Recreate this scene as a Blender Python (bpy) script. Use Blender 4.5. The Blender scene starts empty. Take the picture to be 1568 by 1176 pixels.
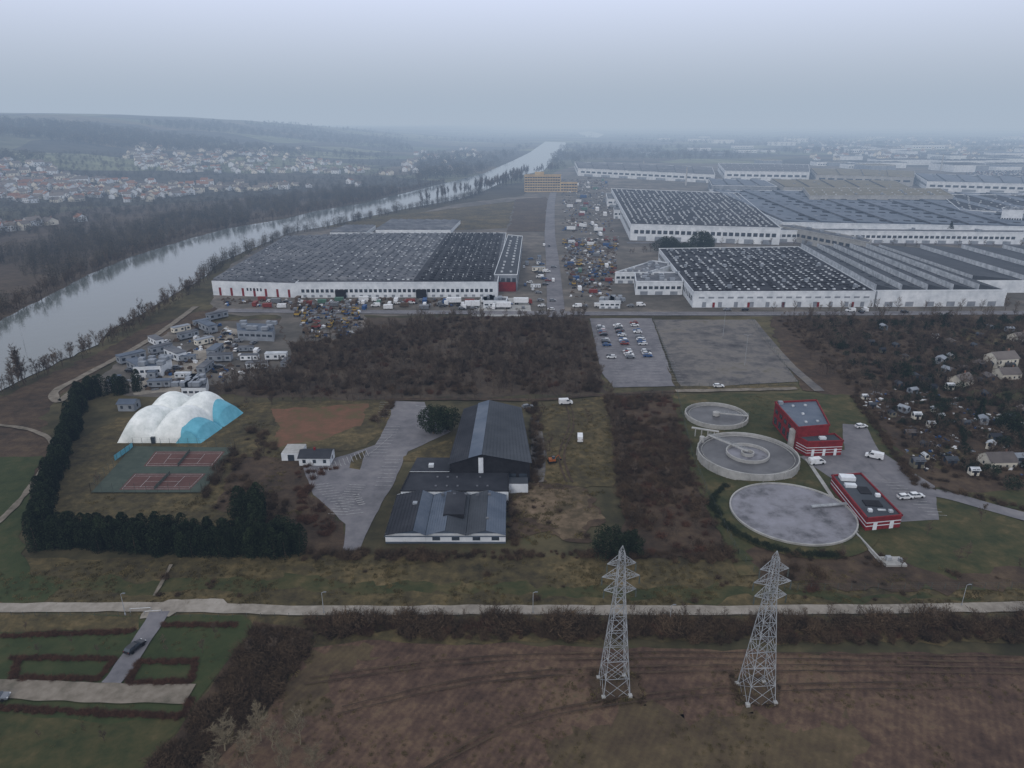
import bpy, math, random
from mathutils import Vector, noise
from mathutils.geometry import tessellate_polygon
random.seed(7)
R=random.random
def U(a,b): return a+(b-a)*random.random()
sc=bpy.context.scene
# ---------------- survey: camera station and ground mapping ----------------
F=1088.; PT=math.atan(400/1088.); CH=100.; sp=math.sin(PT); cp=math.cos(PT)
def P(x,y,h=0.):
    v=(y-588)/F; u=(x-784)/F; d=(CH-h)/max(sp+v*cp,.004); return (u*d, d*(cp-v*sp))
def W(pts,h=0.): return [P(a,b,h) for a,b in pts]
RIV=[(-300,-230),(304,-235),(559,-255),(899,-180),(1135,-85),(1625,9),(3260,150),(20000,1500)]
def rivx(Y):
    for (a,b),(c,d) in zip(RIV,RIV[1:]):
        if Y<=c: return b+(d-b)*max(0,(Y-a))/(c-a)
    return RIV[-1][1]
def ss(a,b,x):
    t=min(1,max(0,(x-a)/(b-a))); return t*t*(3-2*t)
def H(X,Y):
    t=rivx(Y)-X
    if t<330 or Y<500: return 0.
    f=ss(500,1300,Y)*(1-.55*ss(3300,6000,Y))
    n=noise.noise(Vector((X*.0011,Y*.0011,3)))
    n2=noise.noise(Vector((X*.004,Y*.004,7)))
    return max(0,ss(330,1900,t)*f*(130+24*n)+ss(400,900,t)*n2*9*f)
def T(x,y):
    u=(x-784)/F; v=(y-588)/F
    dx,dy,dz=u,cp-v*sp,-(sp+v*cp); d=300.
    while d<14000:
        if CH+dz*d<=H(dx*d,dy*d): break
        d*=1.012
    return (dx*d,dy*d)
# ---------------- colour/material helpers ----------------
def S(r,g,b,k=1.08):
    def f(c):
        c/=255.; return (c/12.92 if c<.04045 else ((c+.055)/1.055)**2.4)*k
    return (min(f(r),.85),min(f(g),.85),min(f(b),.85))
def mk(name,cols,scale=.1,detail=8,rough=.9,rand=0.,coarse=0.,furrow=None,bump=0.,spec=.2,lo=.36,hi=.64,metal=0.,local=False):
    m=bpy.data.materials.new(name); m.use_nodes=True; nt=m.node_tree; N=nt.nodes; L=nt.links
    b=N['Principled BSDF']; b.inputs['Roughness'].default_value=rough
    b.inputs['Specular IOR Level'].default_value=spec; b.inputs['Metallic'].default_value=metal
    if len(cols)==1 and not rand:
        cols=[tuple(c*.85 for c in cols[0]),tuple(min(.9,c*1.12) for c in cols[0])]
    if local:
        g=N.new('ShaderNodeTexCoord').outputs['Object']
    else:
        g=N.new('ShaderNodeNewGeometry').outputs['Position']
    def nz(s,d):
        n=N.new('ShaderNodeTexNoise'); n.inputs['Scale'].default_value=s; n.inputs['Detail'].default_value=d
        n.inputs['Roughness'].default_value=.66; L.new(g,n.inputs['Vector'])
        r=N.new('ShaderNodeMapRange'); r.inputs[1].default_value=lo; r.inputs[2].default_value=hi
        L.new(n.outputs[0],r.inputs[0]); return r.outputs[0]
    def mix(a,b_,f):
        n=N.new('ShaderNodeMix'); n.inputs[0].default_value=f; L.new(a,n.inputs[2]); L.new(b_,n.inputs[3]); return n.outputs[0]
    v=nz(scale,detail); v0=v
    if coarse: v=mix(v,nz(coarse,5),.5)
    if furrow:
        ang,per,st=furrow
        mp=N.new('ShaderNodeMapping'); mp.inputs['Rotation'].default_value=(0,0,math.radians(ang)); L.new(g,mp.inputs[0])
        w=N.new('ShaderNodeTexWave'); w.inputs['Scale'].default_value=.314/per; w.inputs['Distortion'].default_value=3.
        w.inputs['Detail'].default_value=5; w.inputs['Detail Scale'].default_value=.25
        L.new(mp.outputs[0],w.inputs[0]); v=mix(v,w.outputs['Fac'],st)
    if rand:
        o=N.new('ShaderNodeObjectInfo'); v=mix(v,o.outputs['Random'],rand)
    cr=N.new('ShaderNodeValToRGB'); e=cr.color_ramp.elements
    while len(e)<len(cols): e.new(.5)
    for i,c in enumerate(cols):
        e[i].position=i/(len(cols)-1) if len(cols)>1 else 0; e[i].color=(*c,1)
    L.new(v,cr.inputs[0]); L.new(cr.outputs[0],b.inputs['Base Color'])
    if bump:
        bp=N.new('ShaderNodeBump'); bp.inputs['Distance'].default_value=bump; bp.inputs['Strength'].default_value=.8
        L.new(v0,bp.inputs['Height']); L.new(bp.outputs[0],b.inputs['Normal'])
    return m
# ---------------- mesh builder ----------------
class MB:
    def __init__(s): s.v=[];s.f=[];s.m=[]
    def face(s,pts,m=0):
        i=len(s.v); s.v+= [tuple(p) for p in pts]; s.f.append(tuple(range(i,i+len(pts)))); s.m.append(m)
    def box(s,cx,cy,z0,sx,sy,sz,m=0,rot=0.,top=None,taper=1.):
        c,q=math.cos(rot),math.sin(rot); i=len(s.v)
        for z,k in ((z0,1.),(z0+sz,taper)):
            for a,b in ((-1,-1),(1,-1),(1,1),(-1,1)):
                x=a*sx/2*k;y=b*sy/2*k; s.v.append((cx+x*c-y*q,cy+x*q+y*c,z))
        for f,mm in (((0,1,5,4),m),((1,2,6,5),m),((2,3,7,6),m),((3,0,4,7),m),((4,5,6,7),m if top is None else top),((3,2,1,0),m)):
            s.f.append(tuple(i+k for k in f)); s.m.append(mm)
    def beam(s,a,b,r0,r1=None,n=3,m=0):
        a=Vector(a);b=Vector(b); r1=r0 if r1 is None else r1
        d=(b-a); 
        if d.length<1e-6: return
        d.normalize(); u=d.orthogonal().normalized(); w=d.cross(u); i=len(s.v)
        for p,r in ((a,r0),(b,r1)):
            for k in range(n):
                t=2*math.pi*k/n; s.v.append(tuple(p+(u*math.cos(t)+w*math.sin(t))*r))
        for k in range(n):
            s.f.append((i+k,i+(k+1)%n,i+n+(k+1)%n,i+n+k)); s.m.append(m)
    def cyl(s,cx,cy,z0,z1,r,n=24,m=0,top=None,r1=None,cap=True):
        i=len(s.v); r1=r if r1 is None else r1
        for z,rr in ((z0,r),(z1,r1)):
            for k in range(n):
                t=2*math.pi*k/n; s.v.append((cx+rr*math.cos(t),cy+rr*math.sin(t),z))
        for k in range(n): s.f.append((i+k,i+(k+1)%n,i+n+(k+1)%n,i+n+k)); s.m.append(m)
        if cap: s.f.append(tuple(i+n+k for k in range(n))); s.m.append(m if top is None else top)
    def ring(s,cx,cy,z0,z1,ro,ri,n=64,m=0):
        i=len(s.v)
        for r,z in ((ro,z0),(ro,z1),(ri,z1),(ri,z0)):
            for k in range(n):
                t=2*math.pi*k/n; s.v.append((cx+r*math.cos(t),cy+r*math.sin(t),z))
        for j in range(3):
            for k in range(n):
                s.f.append((i+j*n+k,i+j*n+(k+1)%n,i+(j+1)*n+(k+1)%n,i+(j+1)*n+k)); s.m.append(m)
    def loft(s,prof,m=0,rot=0):
        n=len(prof); i=len(s.v)
        for x,z,w in prof: s.v.append((x,w,z))
        for x,z,w in prof: s.v.append((x,-w,z))
        for k in range(n): s.f.append((i+k,i+(k+1)%n,i+n+(k+1)%n,i+n+k)); s.m.append(m)
        s.f.append(tuple(i+k for k in range(n))); s.m.append(m)
        s.f.append(tuple(i+n+k for k in reversed(range(n)))); s.m.append(m)
    def mesh(s,name,mats,off=(0,0,0)):
        me=bpy.data.meshes.new(name)
        me.from_pydata([(a-off[0],b-off[1],c-off[2]) for a,b,c in s.v],[],s.f)
        for m in mats: me.materials.append(m)
        me.polygons.foreach_set('material_index',s.m); me.update(); return me
    def obj(s,name,mats,smooth=False):
        xs=[v[0] for v in s.v]; ys=[v[1] for v in s.v]; zs=[v[2] for v in s.v]
        off=((min(xs)+max(xs))/2,(min(ys)+max(ys))/2,min(zs))
        me=s.mesh(name,mats,off)
        if smooth: me.polygons.foreach_set('use_smooth',[True]*len(me.polygons))
        o=bpy.data.objects.new(name,me); o.location=off; sc.collection.objects.link(o); return o
def place(name,me,x,y,z=0,rot=0,s=1.):
    o=bpy.data.objects.new(name,me); o.location=(x,y,z); o.rotation_euler=(0,0,rot)
    o.scale=(s,s,s) if not isinstance(s,tuple) else s
    sc.collection.objects.link(o); return o
# ---------------- polygons ----------------
def densify(w,step,jit,fr=.15):
    out=[]
    n=len(w)
    for i in range(n):
        a=w[i];b=w[(i+1)%n]; d=math.hypot(b[0]-a[0],b[1]-a[1]); k=max(1,min(90,int(d/step)))
        for j in range(k):
            t=j/k; x=a[0]+(b[0]-a[0])*t; y=a[1]+(b[1]-a[1])*t
            if jit:
                q=noise.noise_vector(Vector((x*fr,y*fr,0)))+.6*noise.noise_vector(Vector((x*fr*4,y*fr*4,9)))
                x+=q.x*jit; y+=q.y*jit
            out.append((x,y))
    return out
ZL=[0.02]; DZ=.006
def patch(name,px,m,jit=2.,step=3.,z=None,world=False):
    w=px if world else W(px)
    w=densify(w,step,jit)
    if z is None: ZL[0]+=DZ; z=ZL[0]
    v=[(a,b,z) for a,b in w]
    tr=tessellate_polygon([[Vector(p) for p in v]])
    me=bpy.data.meshes.new(name); 
    f=[]
    for a,b,c in tr:
        A,B,C=v[a],v[b],v[c]
        cr=(B[0]-A[0])*(C[1]-A[1])-(B[1]-A[1])*(C[0]-A[0])
        f.append((a,b,c) if cr>0 else (c,b,a))
    me.from_pydata(v,[],f); me.materials.append(m)
    o=bpy.data.objects.new(name,me); sc.collection.objects.link(o); return o
def spline(w,k=8):
    out=[]
    for i in range(len(w)-1):
        p0=w[max(i-1,0)];p1=w[i];p2=w[i+1];p3=w[min(i+2,len(w)-1)]
        for j in range(k):
            t=j/k
            out.append(tuple(.5*((2*p1[q])+(-p0[q]+p2[q])*t+(2*p0[q]-5*p1[q]+4*p2[q]-p3[q])*t*t+(-p0[q]+3*p1[q]-3*p2[q]+p3[q])*t**3) for q in (0,1)))
    out.append(w[-1]); return out
def ribbon(mb,w,width,z,m=0,jit=0.):
    L=[];n=len(w)
    for i,(x,y) in enumerate(w):
        a=w[max(i-1,0)];b=w[min(i+1,n-1)]; dx,dy=b[0]-a[0],b[1]-a[1]; l=math.hypot(dx,dy) or 1
        nx,ny=-dy/l,dx/l; h1=width/2+jit*noise.noise(Vector((x*.2,y*.2,1))); h2=width/2+jit*noise.noise(Vector((x*.2,y*.2,5)))
        L.append(((x+nx*h1,y+ny*h1,z),(x-nx*h2,y-ny*h2,z)))
    for p,q in zip(L,L[1:]): mb.face([p[1],q[1],q[0],p[0]],m)
def road(name,px,width,m,jit=.3,z=None,world=False,k=14):
    w=px if world else W(px)
    if z is None: ZL[0]+=DZ; z=ZL[0]
    mb=MB(); ribbon(mb,spline(w,k),width,z,0,jit)
    me=mb.mesh(name,[m]); o=bpy.data.objects.new(name,me); sc.collection.objects.link(o); return o
def inside(p,w):
    x,y=p;c=False;n=len(w);j=n-1
    for i in range(n):
        if (w[i][1]>y)!=(w[j][1]>y) and x<(w[j][0]-w[i][0])*(y-w[i][1])/(w[j][1]-w[i][1])+w[i][0]: c=not c
        j=i
    return c
def sample(w,spacing,clump=None,cap=6000):
    xs=[a for a,b in w];ys=[b for a,b in w]; x0,x1,y0,y1=min(xs),max(xs),min(ys),max(ys)
    n=int((x1-x0)*(y1-y0)/spacing**2); out=[]
    n=min(n,cap*3)
    for _ in range(n):
        p=(U(x0,x1),U(y0,y1))
        if not inside(p,w): continue
        if clump:
            fr,th=clump
            if noise.noise(Vector((p[0]*fr,p[1]*fr,2.2)))<th+U(-.15,.15): continue
        out.append(p)
    return out[:cap]
def along(px,spacing,width,world=False):
    w=px if world else W(px); out=[]
    for a,b in zip(w,w[1:]):
        d=math.hypot(b[0]-a[0],b[1]-a[1]); k=max(1,int(d/spacing))
        for j in range(k):
            t=(j+R())/k; out.append((a[0]+(b[0]-a[0])*t+U(-width,width),a[1]+(b[1]-a[1])*t+U(-width,width)))
    return out
# ---------------- instancing through geometry nodes ----------------
PROT={}
def proto(group,name,me):
    c=PROT.get(group)
    if c is None: c=bpy.data.collections.new(group); PROT[group]=c
    o=bpy.data.objects.new(name,me); c.objects.link(o)
def scatter(name,pts,group,s=(.8,1.2),zs=None,terrain=False,var=.35):
    if not pts: return
    me=bpy.data.meshes.new(name)
    me.from_pydata([(p[0],p[1],H(p[0],p[1]) if terrain else 0.) for p in pts],[],[])
    a=me.attributes.new('scl','FLOAT_VECTOR','POINT'); b=me.attributes.new('rot','FLOAT_VECTOR','POINT')
    for i in range(len(pts)):
        k=U(*s)*(1+var*noise.noise(Vector((pts[i][0]*.13,pts[i][1]*.13,6)))); kz=k*(U(*zs) if zs else U(.85,1.15))
        a.data[i].vector=(k,k,kz); b.data[i].vector=(U(-.05,.05),U(-.05,.05),U(0,6.28))
    o=bpy.data.objects.new(name,me); sc.collection.objects.link(o)
    ng=bpy.data.node_groups.new(name+'_gn','GeometryNodeTree')
    ng.interface.new_socket('Geometry',in_out='INPUT',socket_type='NodeSocketGeometry')
    ng.interface.new_socket('Geometry',in_out='OUTPUT',socket_type='NodeSocketGeometry')
    N=ng.nodes;L=ng.links
    gi=N.new('NodeGroupInput');go=N.new('NodeGroupOutput')
    ci=N.new('GeometryNodeCollectionInfo'); ci.inputs['Collection'].default_value=PROT[group]
    ci.inputs['Separate Children'].default_value=True; ci.inputs['Reset Children'].default_value=True
    ip=N.new('GeometryNodeInstanceOnPoints'); ip.inputs['Pick Instance'].default_value=True
    def na(nm):
        n=N.new('GeometryNodeInputNamedAttribute'); n.data_type='FLOAT_VECTOR'; n.inputs['Name'].default_value=nm
        return [o_ for o_ in n.outputs if o_.enabled and o_.name=='Attribute'][0]
    e=N.new('FunctionNodeEulerToRotation')
    L.new(gi.outputs[0],ip.inputs['Points']); L.new(ci.outputs[0],ip.inputs['Instance'])
    L.new(na('scl'),ip.inputs['Scale']); L.new(na('rot'),e.inputs[0]); L.new(e.outputs[0],ip.inputs['Rotation'])
    rv=N.new('FunctionNodeRandomValue'); rv.data_type='INT'
    for i_ in rv.inputs:
        if i_.enabled and i_.name=='Max': i_.default_value=50
        if i_.enabled and i_.name=='Min': i_.default_value=0
    L.new([o_ for o_ in rv.outputs if o_.enabled][0],ip.inputs['Instance Index'])
    L.new(ip.outputs[0],go.inputs[0])
    md=o.modifiers.new('scatter','NODES'); md.node_group=ng
    return o
# ---------------- materials ----------------
M={}
M['bark']=mk('bare_bark',[S(54,46,39),S(80,69,59),S(102,90,77)],.5,rand=.5,local=True)
M['bark2']=mk('pale_bark',[S(96,88,72),S(130,120,100)],.5,rand=.5)
M['twig']=mk('bramble_twigs',[S(44,37,29),S(70,57,44),S(90,74,56)],.3,rand=.5)
M['twigred']=mk('russet_twigs',[S(60,45,36),S(88,62,48)],.3,rand=.5)
M['tuft']=mk('dry_grass_tufts',[S(58,54,34),S(86,77,50),S(112,100,68)],.3,rand=.6)
M['conif']=mk('conifer_foliage',[S(16,23,14),S(28,38,23),S(44,54,33)],.4,rand=.35)
M['evg']=mk('evergreen_foliage',[S(22,30,20),S(40,50,32)],.4,rand=.5)
M['far']=mk('distant_tree_foliage',[S(46,44,38),S(68,63,54),S(90,82,69)],.02,rand=.6)
M['grass']=mk('rough_grass',[S(44,41,29),S(58,57,36),S(84,76,52),S(60,64,38)],.12,14,coarse=.02,bump=.15)
M['lawn']=mk('lawn_grass',[S(34,41,23),S(50,54,31),S(66,63,39),S(90,79,54)],.22,14,coarse=.05,bump=.1)
M['park']=mk('park_grass',[S(38,48,26),S(50,58,33),S(66,65,41)],.25,14,coarse=.05,bump=.1)
M['dike']=mk('dike_grass',[S(40,37,25),S(58,52,36),S(70,63,42),S(88,77,52),S(106,92,66)],.35,14,coarse=.04,bump=.15)
M['field']=mk('stubble_field',[S(46,36,31),S(68,53,45),S(82,65,54),S(98,80,64),S(80,71,54)],.4,14,coarse=.028,furrow=(28,1.3,.1),bump=.3)
M['field2']=mk('weedy_stubble',[S(52,43,34),S(70,59,45),S(82,71,52),S(98,83,64)],.3,14,coarse=.05,furrow=(28,1.3,.1),bump=.25)
M['brushg']=mk('brush_ground',[S(42,35,28),S(64,52,41),S(84,70,54)],.3,12,coarse=.05,bump=.2)
M['woodg']=mk('woodland_floor',[S(46,39,33),S(68,58,48),S(84,73,59)],.3,12,coarse=.04)
M['sand']=mk('tan_dirt',[S(54,49,35),S(74,64,48),S(98,84,67),S(116,100,83)],.3,14,coarse=.08)
M['redf']=mk('clay_pitch',[S(76,72,46),S(92,69,52),S(106,74,58)],.2,12,coarse=.05)
M['gravel']=mk('gravel_road',[S(104,98,90),S(130,124,115),S(148,142,134)],.5,14,coarse=.08)
M['gravel2']=mk('worn_gravel',[S(84,80,70),S(108,101,91),S(124,117,107)],.4,14,coarse=.1)
M['asph']=mk('asphalt',[S(82,82,86),S(102,101,105),S(118,116,118)],.25,14,coarse=.04)
M['asphd']=mk('dark_asphalt',[S(56,55,57),S(82,80,80),S(104,100,96),S(86,82,72)],.15,14,coarse=.05)
M['yard']=mk('industrial_paving',[S(60,59,56),S(86,82,77),S(118,110,102)],.08,14,coarse=.015)
M['line']=mk('road_paint',[S(125,125,125),S(175,175,175)],1.)
M['wall']=mk('white_cladding',[S(178,184,190),S(208,212,216)],.2,10,rough=.6)
M['wallg']=mk('grey_cladding',[S(108,114,122),S(134,140,148)],.2,10,rough=.6)
M['cream']=mk('cream_render',[S(176,172,160),S(210,206,194)],.3,rand=.5)
M['tan']=mk('tan_facade',[S(160,138,104),S(180,160,124)],.1)
M['win']=mk('window_glass',[S(34,40,48),S(60,68,78)],.3,rough=.25,spec=.6)
M['roofd']=mk('dark_bitumen_roof',[S(32,34,40),S(44,46,52),S(60,62,67)],.08,14,coarse=.02)
M['roofg']=mk('grey_fibrecement_roof',[S(64,67,74),S(86,89,95),S(110,111,114)],.12,14,coarse=.03)
M['roofb']=mk('bluegrey_sheet_roof',[S(60,70,84),S(76,86,100),S(90,98,110)],.12,14,coarse=.03,rough=.6)
M['roofm']=mk('mid_grey_roof',[S(52,56,62),S(70,74,80)],.15,14,coarse=.04)
M['rooft']=mk('olive_roof',[S(90,88,76),S(116,110,96)],.1,12)
M['sky']=mk('skylight_panel',[S(140,146,152),S(190,194,198)],.3,rand=.0)
M['tile']=mk('clay_tiles',[S(92,70,60),S(128,92,74),S(120,106,94)],.3,rand=.7)
M['tileg']=mk('slate_tiles',[S(74,70,70),S(112,106,102)],.3,rand=.7)
M['red']=mk('red_cladding',[S(98,28,32),S(122,36,40)],.5,12,rough=.7)
M['white']=mk('white_membrane',[S(190,196,194),S(225,228,226)],.3,rough=.5)
M['turq']=mk('turquoise_membrane',[S(80,144,162,1.2),S(98,162,180,1.2)],.3,rough=.5)
M['conc']=mk('pale_concrete',[S(126,126,124),S(166,166,164)],.6,14,coarse=.1)
M['sludge']=mk('basin_surface',[S(60,60,64),S(92,92,97),S(112,112,118),S(120,120,127),S(128,128,136)],.09,14,coarse=.2,rough=.6,lo=.38,hi=.6)
M['tankw']=mk('tank_liquid',[S(70,70,72),S(90,90,92)],.15,6,rough=.35)
M['steel']=mk('galvanised_steel',[S(124,128,132),S(156,160,164)],.6,rough=.5)
M['dark']=mk('dark_cladding',[S(26,26,30),S(38,38,42)],.4)
M['tyre']=mk('tyre_rubber',[S(22,22,24)],2.)
M['courtg']=mk('court_surround',[S(50,60,54),S(70,78,70)],.4,14,coarse=.07)
M['courtr']=mk('court_clay',[S(74,52,49),S(90,65,60)],.4,14,coarse=.07)
M['mesh']=mk('fence_steel',[S(76,82,78)],1.)
M['bluep']=mk('blue_paint',[S(40,72,116)],1.,rough=.5); M['redp']=mk('red_paint',[S(112,48,42)],1.,rough=.5)
M['yelp']=mk('yellow_paint',[S(156,130,60)],1.,rough=.5); M['grnp']=mk('green_paint',[S(74,104,92)],1.,rough=.5)
M['orap']=mk('orange_paint',[S(146,84,46)],1.,rough=.5)
M['whp']=mk('white_paint',[S(200,203,206)],1.,rough=.4,spec=.5); M['blkp']=mk('black_paint',[S(30,32,38)],1.,rough=.3,spec=.5)
M['gryp']=mk('grey_paint',[S(100,104,110)],1.,rough=.35,spec=.5)
M['brnp']=mk('rust_brown',[S(80,68,58)],1.,rough=.8)
# terrain
tm=mk('terrain_ground',[S(42,40,30),S(58,55,38),S(80,73,52),S(60,63,40)],.1,14,coarse=.012)
nt=tm.node_tree;N=nt.nodes;L=nt.links;b=N['Principled BSDF']; base=b.inputs['Base Color'].links[0].from_socket
g=N.new('ShaderNodeNewGeometry')
vo=N.new('ShaderNodeTexVoronoi'); vo.inputs['Scale'].default_value=.0038; L.new(g.outputs['Position'],vo.inputs['Vector'])
sx=N.new('ShaderNodeSeparateColor'); L.new(vo.outputs['Color'],sx.inputs[0])
cr=N.new('ShaderNodeValToRGB'); e=cr.color_ramp.elements; e[0].color=(*S(50,48,42),1); e[1].color=(*S(100,104,80),1); e[1].position=.95
for p_,c_ in ((.45,S(56,52,44)),(.6,S(84,75,60)),(.8,S(70,79,58))):
    q=e.new(p_); q.color=(*c_,1)
L.new(sx.outputs[0],cr.inputs[0])
sz=N.new('ShaderNodeSeparateXYZ'); L.new(g.outputs['Position'],sz.inputs[0])
mr=N.new('ShaderNodeMapRange'); mr.inputs[1].default_value=750; mr.inputs[2].default_value=1100; L.new(sz.outputs[1],mr.inputs[0])
mx=N.new('ShaderNodeMix'); mx.data_type='RGBA'; L.new(mr.outputs[0],mx.inputs[0]); L.new(base,mx.inputs[6]); L.new(cr.outputs[0],mx.inputs[7])
nz=N.new('ShaderNodeTexNoise'); nz.inputs['Scale'].default_value=.02; nz.inputs['Detail'].default_value=10; L.new(g.outputs['Position'],nz.inputs['Vector'])
m2=N.new('ShaderNodeMapRange'); m2.inputs[1].default_value=.35;m2.inputs[2].default_value=.65;m2.inputs[3].default_value=.6;m2.inputs[4].default_value=1.25; L.new(nz.outputs[0],m2.inputs[0])
vm=N.new('ShaderNodeVectorMath'); vm.operation='SCALE'; L.new(mx.outputs[2],vm.inputs[0]); L.new(m2.outputs[0],vm.inputs['Scale'])
L.new(vm.outputs[0],b.inputs['Base Color'])
def grade(a,b_,s0,g_):
    o=[a];s=s0
    while o[-1]<b_: o.append(o[-1]+s); s*=g_
    return o
gx=sorted(set([-q for q in grade(0,16000,40,1.035)]+grade(0,16000,40,1.05))); gy=[-400,-200]+grade(0,22000,40,1.025)
tv=[];tf=[]
for y in gy:
    for x in gx: tv.append((x,y,H(x,y)))
nx_=len(gx)
for j in range(len(gy)-1):
    for i in range(nx_-1): a=j*nx_+i; tf.append((a,a+1,a+nx_+1,a+nx_))
me=bpy.data.meshes.new('ground_terrain'); me.from_pydata(tv,[],tf); me.materials.append(tm)
me.polygons.foreach_set('use_smooth',[True]*len(me.polygons))
sc.collection.objects.link(bpy.data.objects.new('ground_terrain',me))
# water
wm=bpy.data.materials.new('river_water'); wm.use_nodes=True; nt=wm.node_tree;b=nt.nodes['Principled BSDF']
b.inputs['Base Color'].default_value=(.095,.11,.105,1); b.inputs['Roughness'].default_value=.1; b.inputs['IOR'].default_value=1.33
b.inputs['Specular IOR Level'].default_value=.75
n=nt.nodes.new('ShaderNodeTexNoise'); n.inputs['Scale'].default_value=.12; n.inputs['Detail'].default_value=4
g=nt.nodes.new('ShaderNodeNewGeometry'); nt.links.new(g.outputs['Position'],n.inputs['Vector'])
bp=nt.nodes.new('ShaderNodeBump'); bp.inputs['Strength'].default_value=.15; bp.inputs['Distance'].default_value=.3
nt.links.new(n.outputs[0],bp.inputs['Height']); nt.links.new(bp.outputs[0],b.inputs['Normal'])
# ---------------- ground patches ----------------
patch('industrial_paving',[(318,482),(1100,484),(1900,486),(2300,330),(1850,262),(1200,252),(900,248),(852,262),(800,300),(700,312),(560,345),(440,352),(345,410)],M['yard'],4,10)
patch('left_bank_ground',[(-400,520),(-40,515),(130,425),(290,366),(440,333),(560,308),(650,288),(560,285),(300,310),(-400,345)],M['woodg'],4,12)
river=[(-500,760),(-60,630),(0,600),(50,575),(150,528),(165,508),(215,482),(265,452),(310,427),(335,403),(400,375),(450,355),(500,347),(560,333),(620,320),(700,306),(740,293),(790,270),(832,262),(852,240),(868,226),(866,218),(835,217),(812,233),(790,244),(740,266),(680,281),(620,296),(560,311),(480,324),(440,335),(350,350),(290,366),(200,394),(130,424),(0,492),(-60,518),(-500,620)]
patch('river_water',river,wm,1.5,6,z=.32)
patch('distant_river_reach',[(885,203),(905,201),(925,206),(915,211),(895,209)],wm,8,60,z=.4)
patch('woodland_floor',[(330,490),(900,482),(912,540),(930,604),(590,612),(300,605),(240,598),(330,560),(430,550),(420,500)],M['woodg'],3)
patch('riverbank_grass',[(-300,690),(0,608),(150,540),(230,498),(330,470),(330,500),(220,530),(110,590),(60,640),(90,690),(30,800),(-300,900)],M['brushg'],3)
patch('cabin_yard',[(130,590),(225,525),(290,495),(420,490),(450,545),(420,575),(320,590),(300,612),(180,605)],M['yard'],3)
patch('cabin_yard_gravel',[(200,590),(250,560),(330,520),(345,500),(365,505),(330,560),(290,600),(210,604)],M['gravel'],2)
patch('equipment_yard',[(420,470),(560,470),(560,500),(510,520),(440,525)],M['yard'],2)
patch('dike_grass',[(-300,865),(480,850),(1120,855),(1568,905),(1900,905),(1900,985),(-300,985)],M['dike'],2)
patch('dike_mown_band',[(-300,880),(100,886),(600,890),(1100,900),(1500,918),(1500,922),(1000,915),(300,905),(-300,900)],M['lawn'],3,2)
patch('stubble_field',[(470,992),(560,980),(900,992),(1200,998),(1750,1008),(2300,1400),(250,1400),(330,1176),(400,1100),(440,1050)],M['field'],1.5)
patch('weedy_stubble',[(880,1100),(960,1080),(1060,1095),(1180,1090),(1330,1120),(1300,1190),(900,1260),(860,1150)],M['field2'],6,1.)
patch('weedy_stubble',[(475,1000),(560,990),(600,1000),(520,1030),(500,1070),(470,1100),(420,1130),(440,1060)],M['field2'],4,1.)
patch('brush_ground',[(385,955),(480,962),(470,1000),(430,1060),(390,1110),(300,1200),(200,1200),(280,1100),(320,1060)],M['brushg'],1.5)
patch('park_lawn',[(-300,940),(370,942),(392,965),(330,1040),(290,1095),(200,1176),(100,1400),(-500,1400)],M['park'],1)
patch('rough_verge',[(-300,938),(215,943),(210,966),(-300,965)],M['dike'],1); patch('rough_verge',[(-300,1086),(280,1105),(230,1150),(200,1260),(-400,1260)],M['lawn'],2)
patch('lawn_left',[(-200,700),(60,700),(40,800),(30,850),(50,880),(90,900),(60,925),(-200,915)],M['park'],2)
patch('court_grass',[(110,680),(180,640),(400,640),(600,612),(600,660),(470,700),(500,800),(560,845),(470,860),(60,800)],M['dike'],1.5)
patch('sports_field',[(345,618),(600,612),(585,660),(560,685),(430,702),(365,690)],M['dike'],1)
patch('clay_pitch',[(418,626),(562,618),(555,652),(500,672),(425,684)],M['redf'],2,2)
patch('scrub_floor',[(455,700),(520,710),(475,760),(530,800),(520,845),(470,850),(430,790),(330,780),(360,700)],M['brushg'],2)
patch('car_park_asphalt',[(600,614),(650,616),(660,640),(690,662),(625,692),(612,720),(600,745),(575,790),(552,842),(524,846),(530,803),(480,758),(464,717),(520,700),(575,682),(597,640)],M['asph'],.4)
patch('grass_island',[(540,700),(560,690),(552,720),(535,718)],M['dike'],.3)
patch('grass_verge',[(618,700),(640,690),(692,672),(692,708),(618,706)],M['dike'],.3)
patch('meadow',[(820,625),(925,607),(945,700),(940,745),(780,750),(815,700)],M['dike'],2)
patch('worn_ground',[(785,740),(830,735),(900,748),(916,790),(895,838),(860,832),(835,815),(790,832),(779,790)],M['brushg'],3,2)
patch('tan_dirt_patch',[(790,750),(840,742),(895,750),(908,780),(893,832),(850,830),(840,805),(792,795)],M['sand'],5,1.)
patch('gym_service_lane',[(812,640),(826,640),(838,700),(832,738),(814,740)],M['asphd'],.6)
patch('brush_ground',[(932,604),(1035,602),(1060,700),(1092,800),(1125,852),(960,855),(950,760)],M['brushg'],2)
patch('works_lawn',[(1035,604),(1300,602),(1420,742),(1600,812),(1700,905),(1420,905),(1130,880),(1088,775)],M['lawn'],1)
patch('works_rough',[(1140,850),(1300,830),(1440,880),(1568,870),(1700,905),(1420,905),(1150,895)],M['brushg'],4,2)
patch('allotment_soil',[(1180,485),(1900,480),(2000,740),(1568,770),(1420,745),(1310,605),(1230,600),(1195,540)],M['brushg'],3)
patch('allotment_lawn',[(1480,600),(1568,592),(1700,610),(1568,628),(1500,620)],M['lawn'],2)
patch('allotment_lawn',[(1380,690),(1450,680),(1500,700),(1440,720)],M['dike'],2)
patch('allotment_lawn',[(1460,505),(1560,500),(1568,530),(1480,525)],M['dike'],2)
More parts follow.
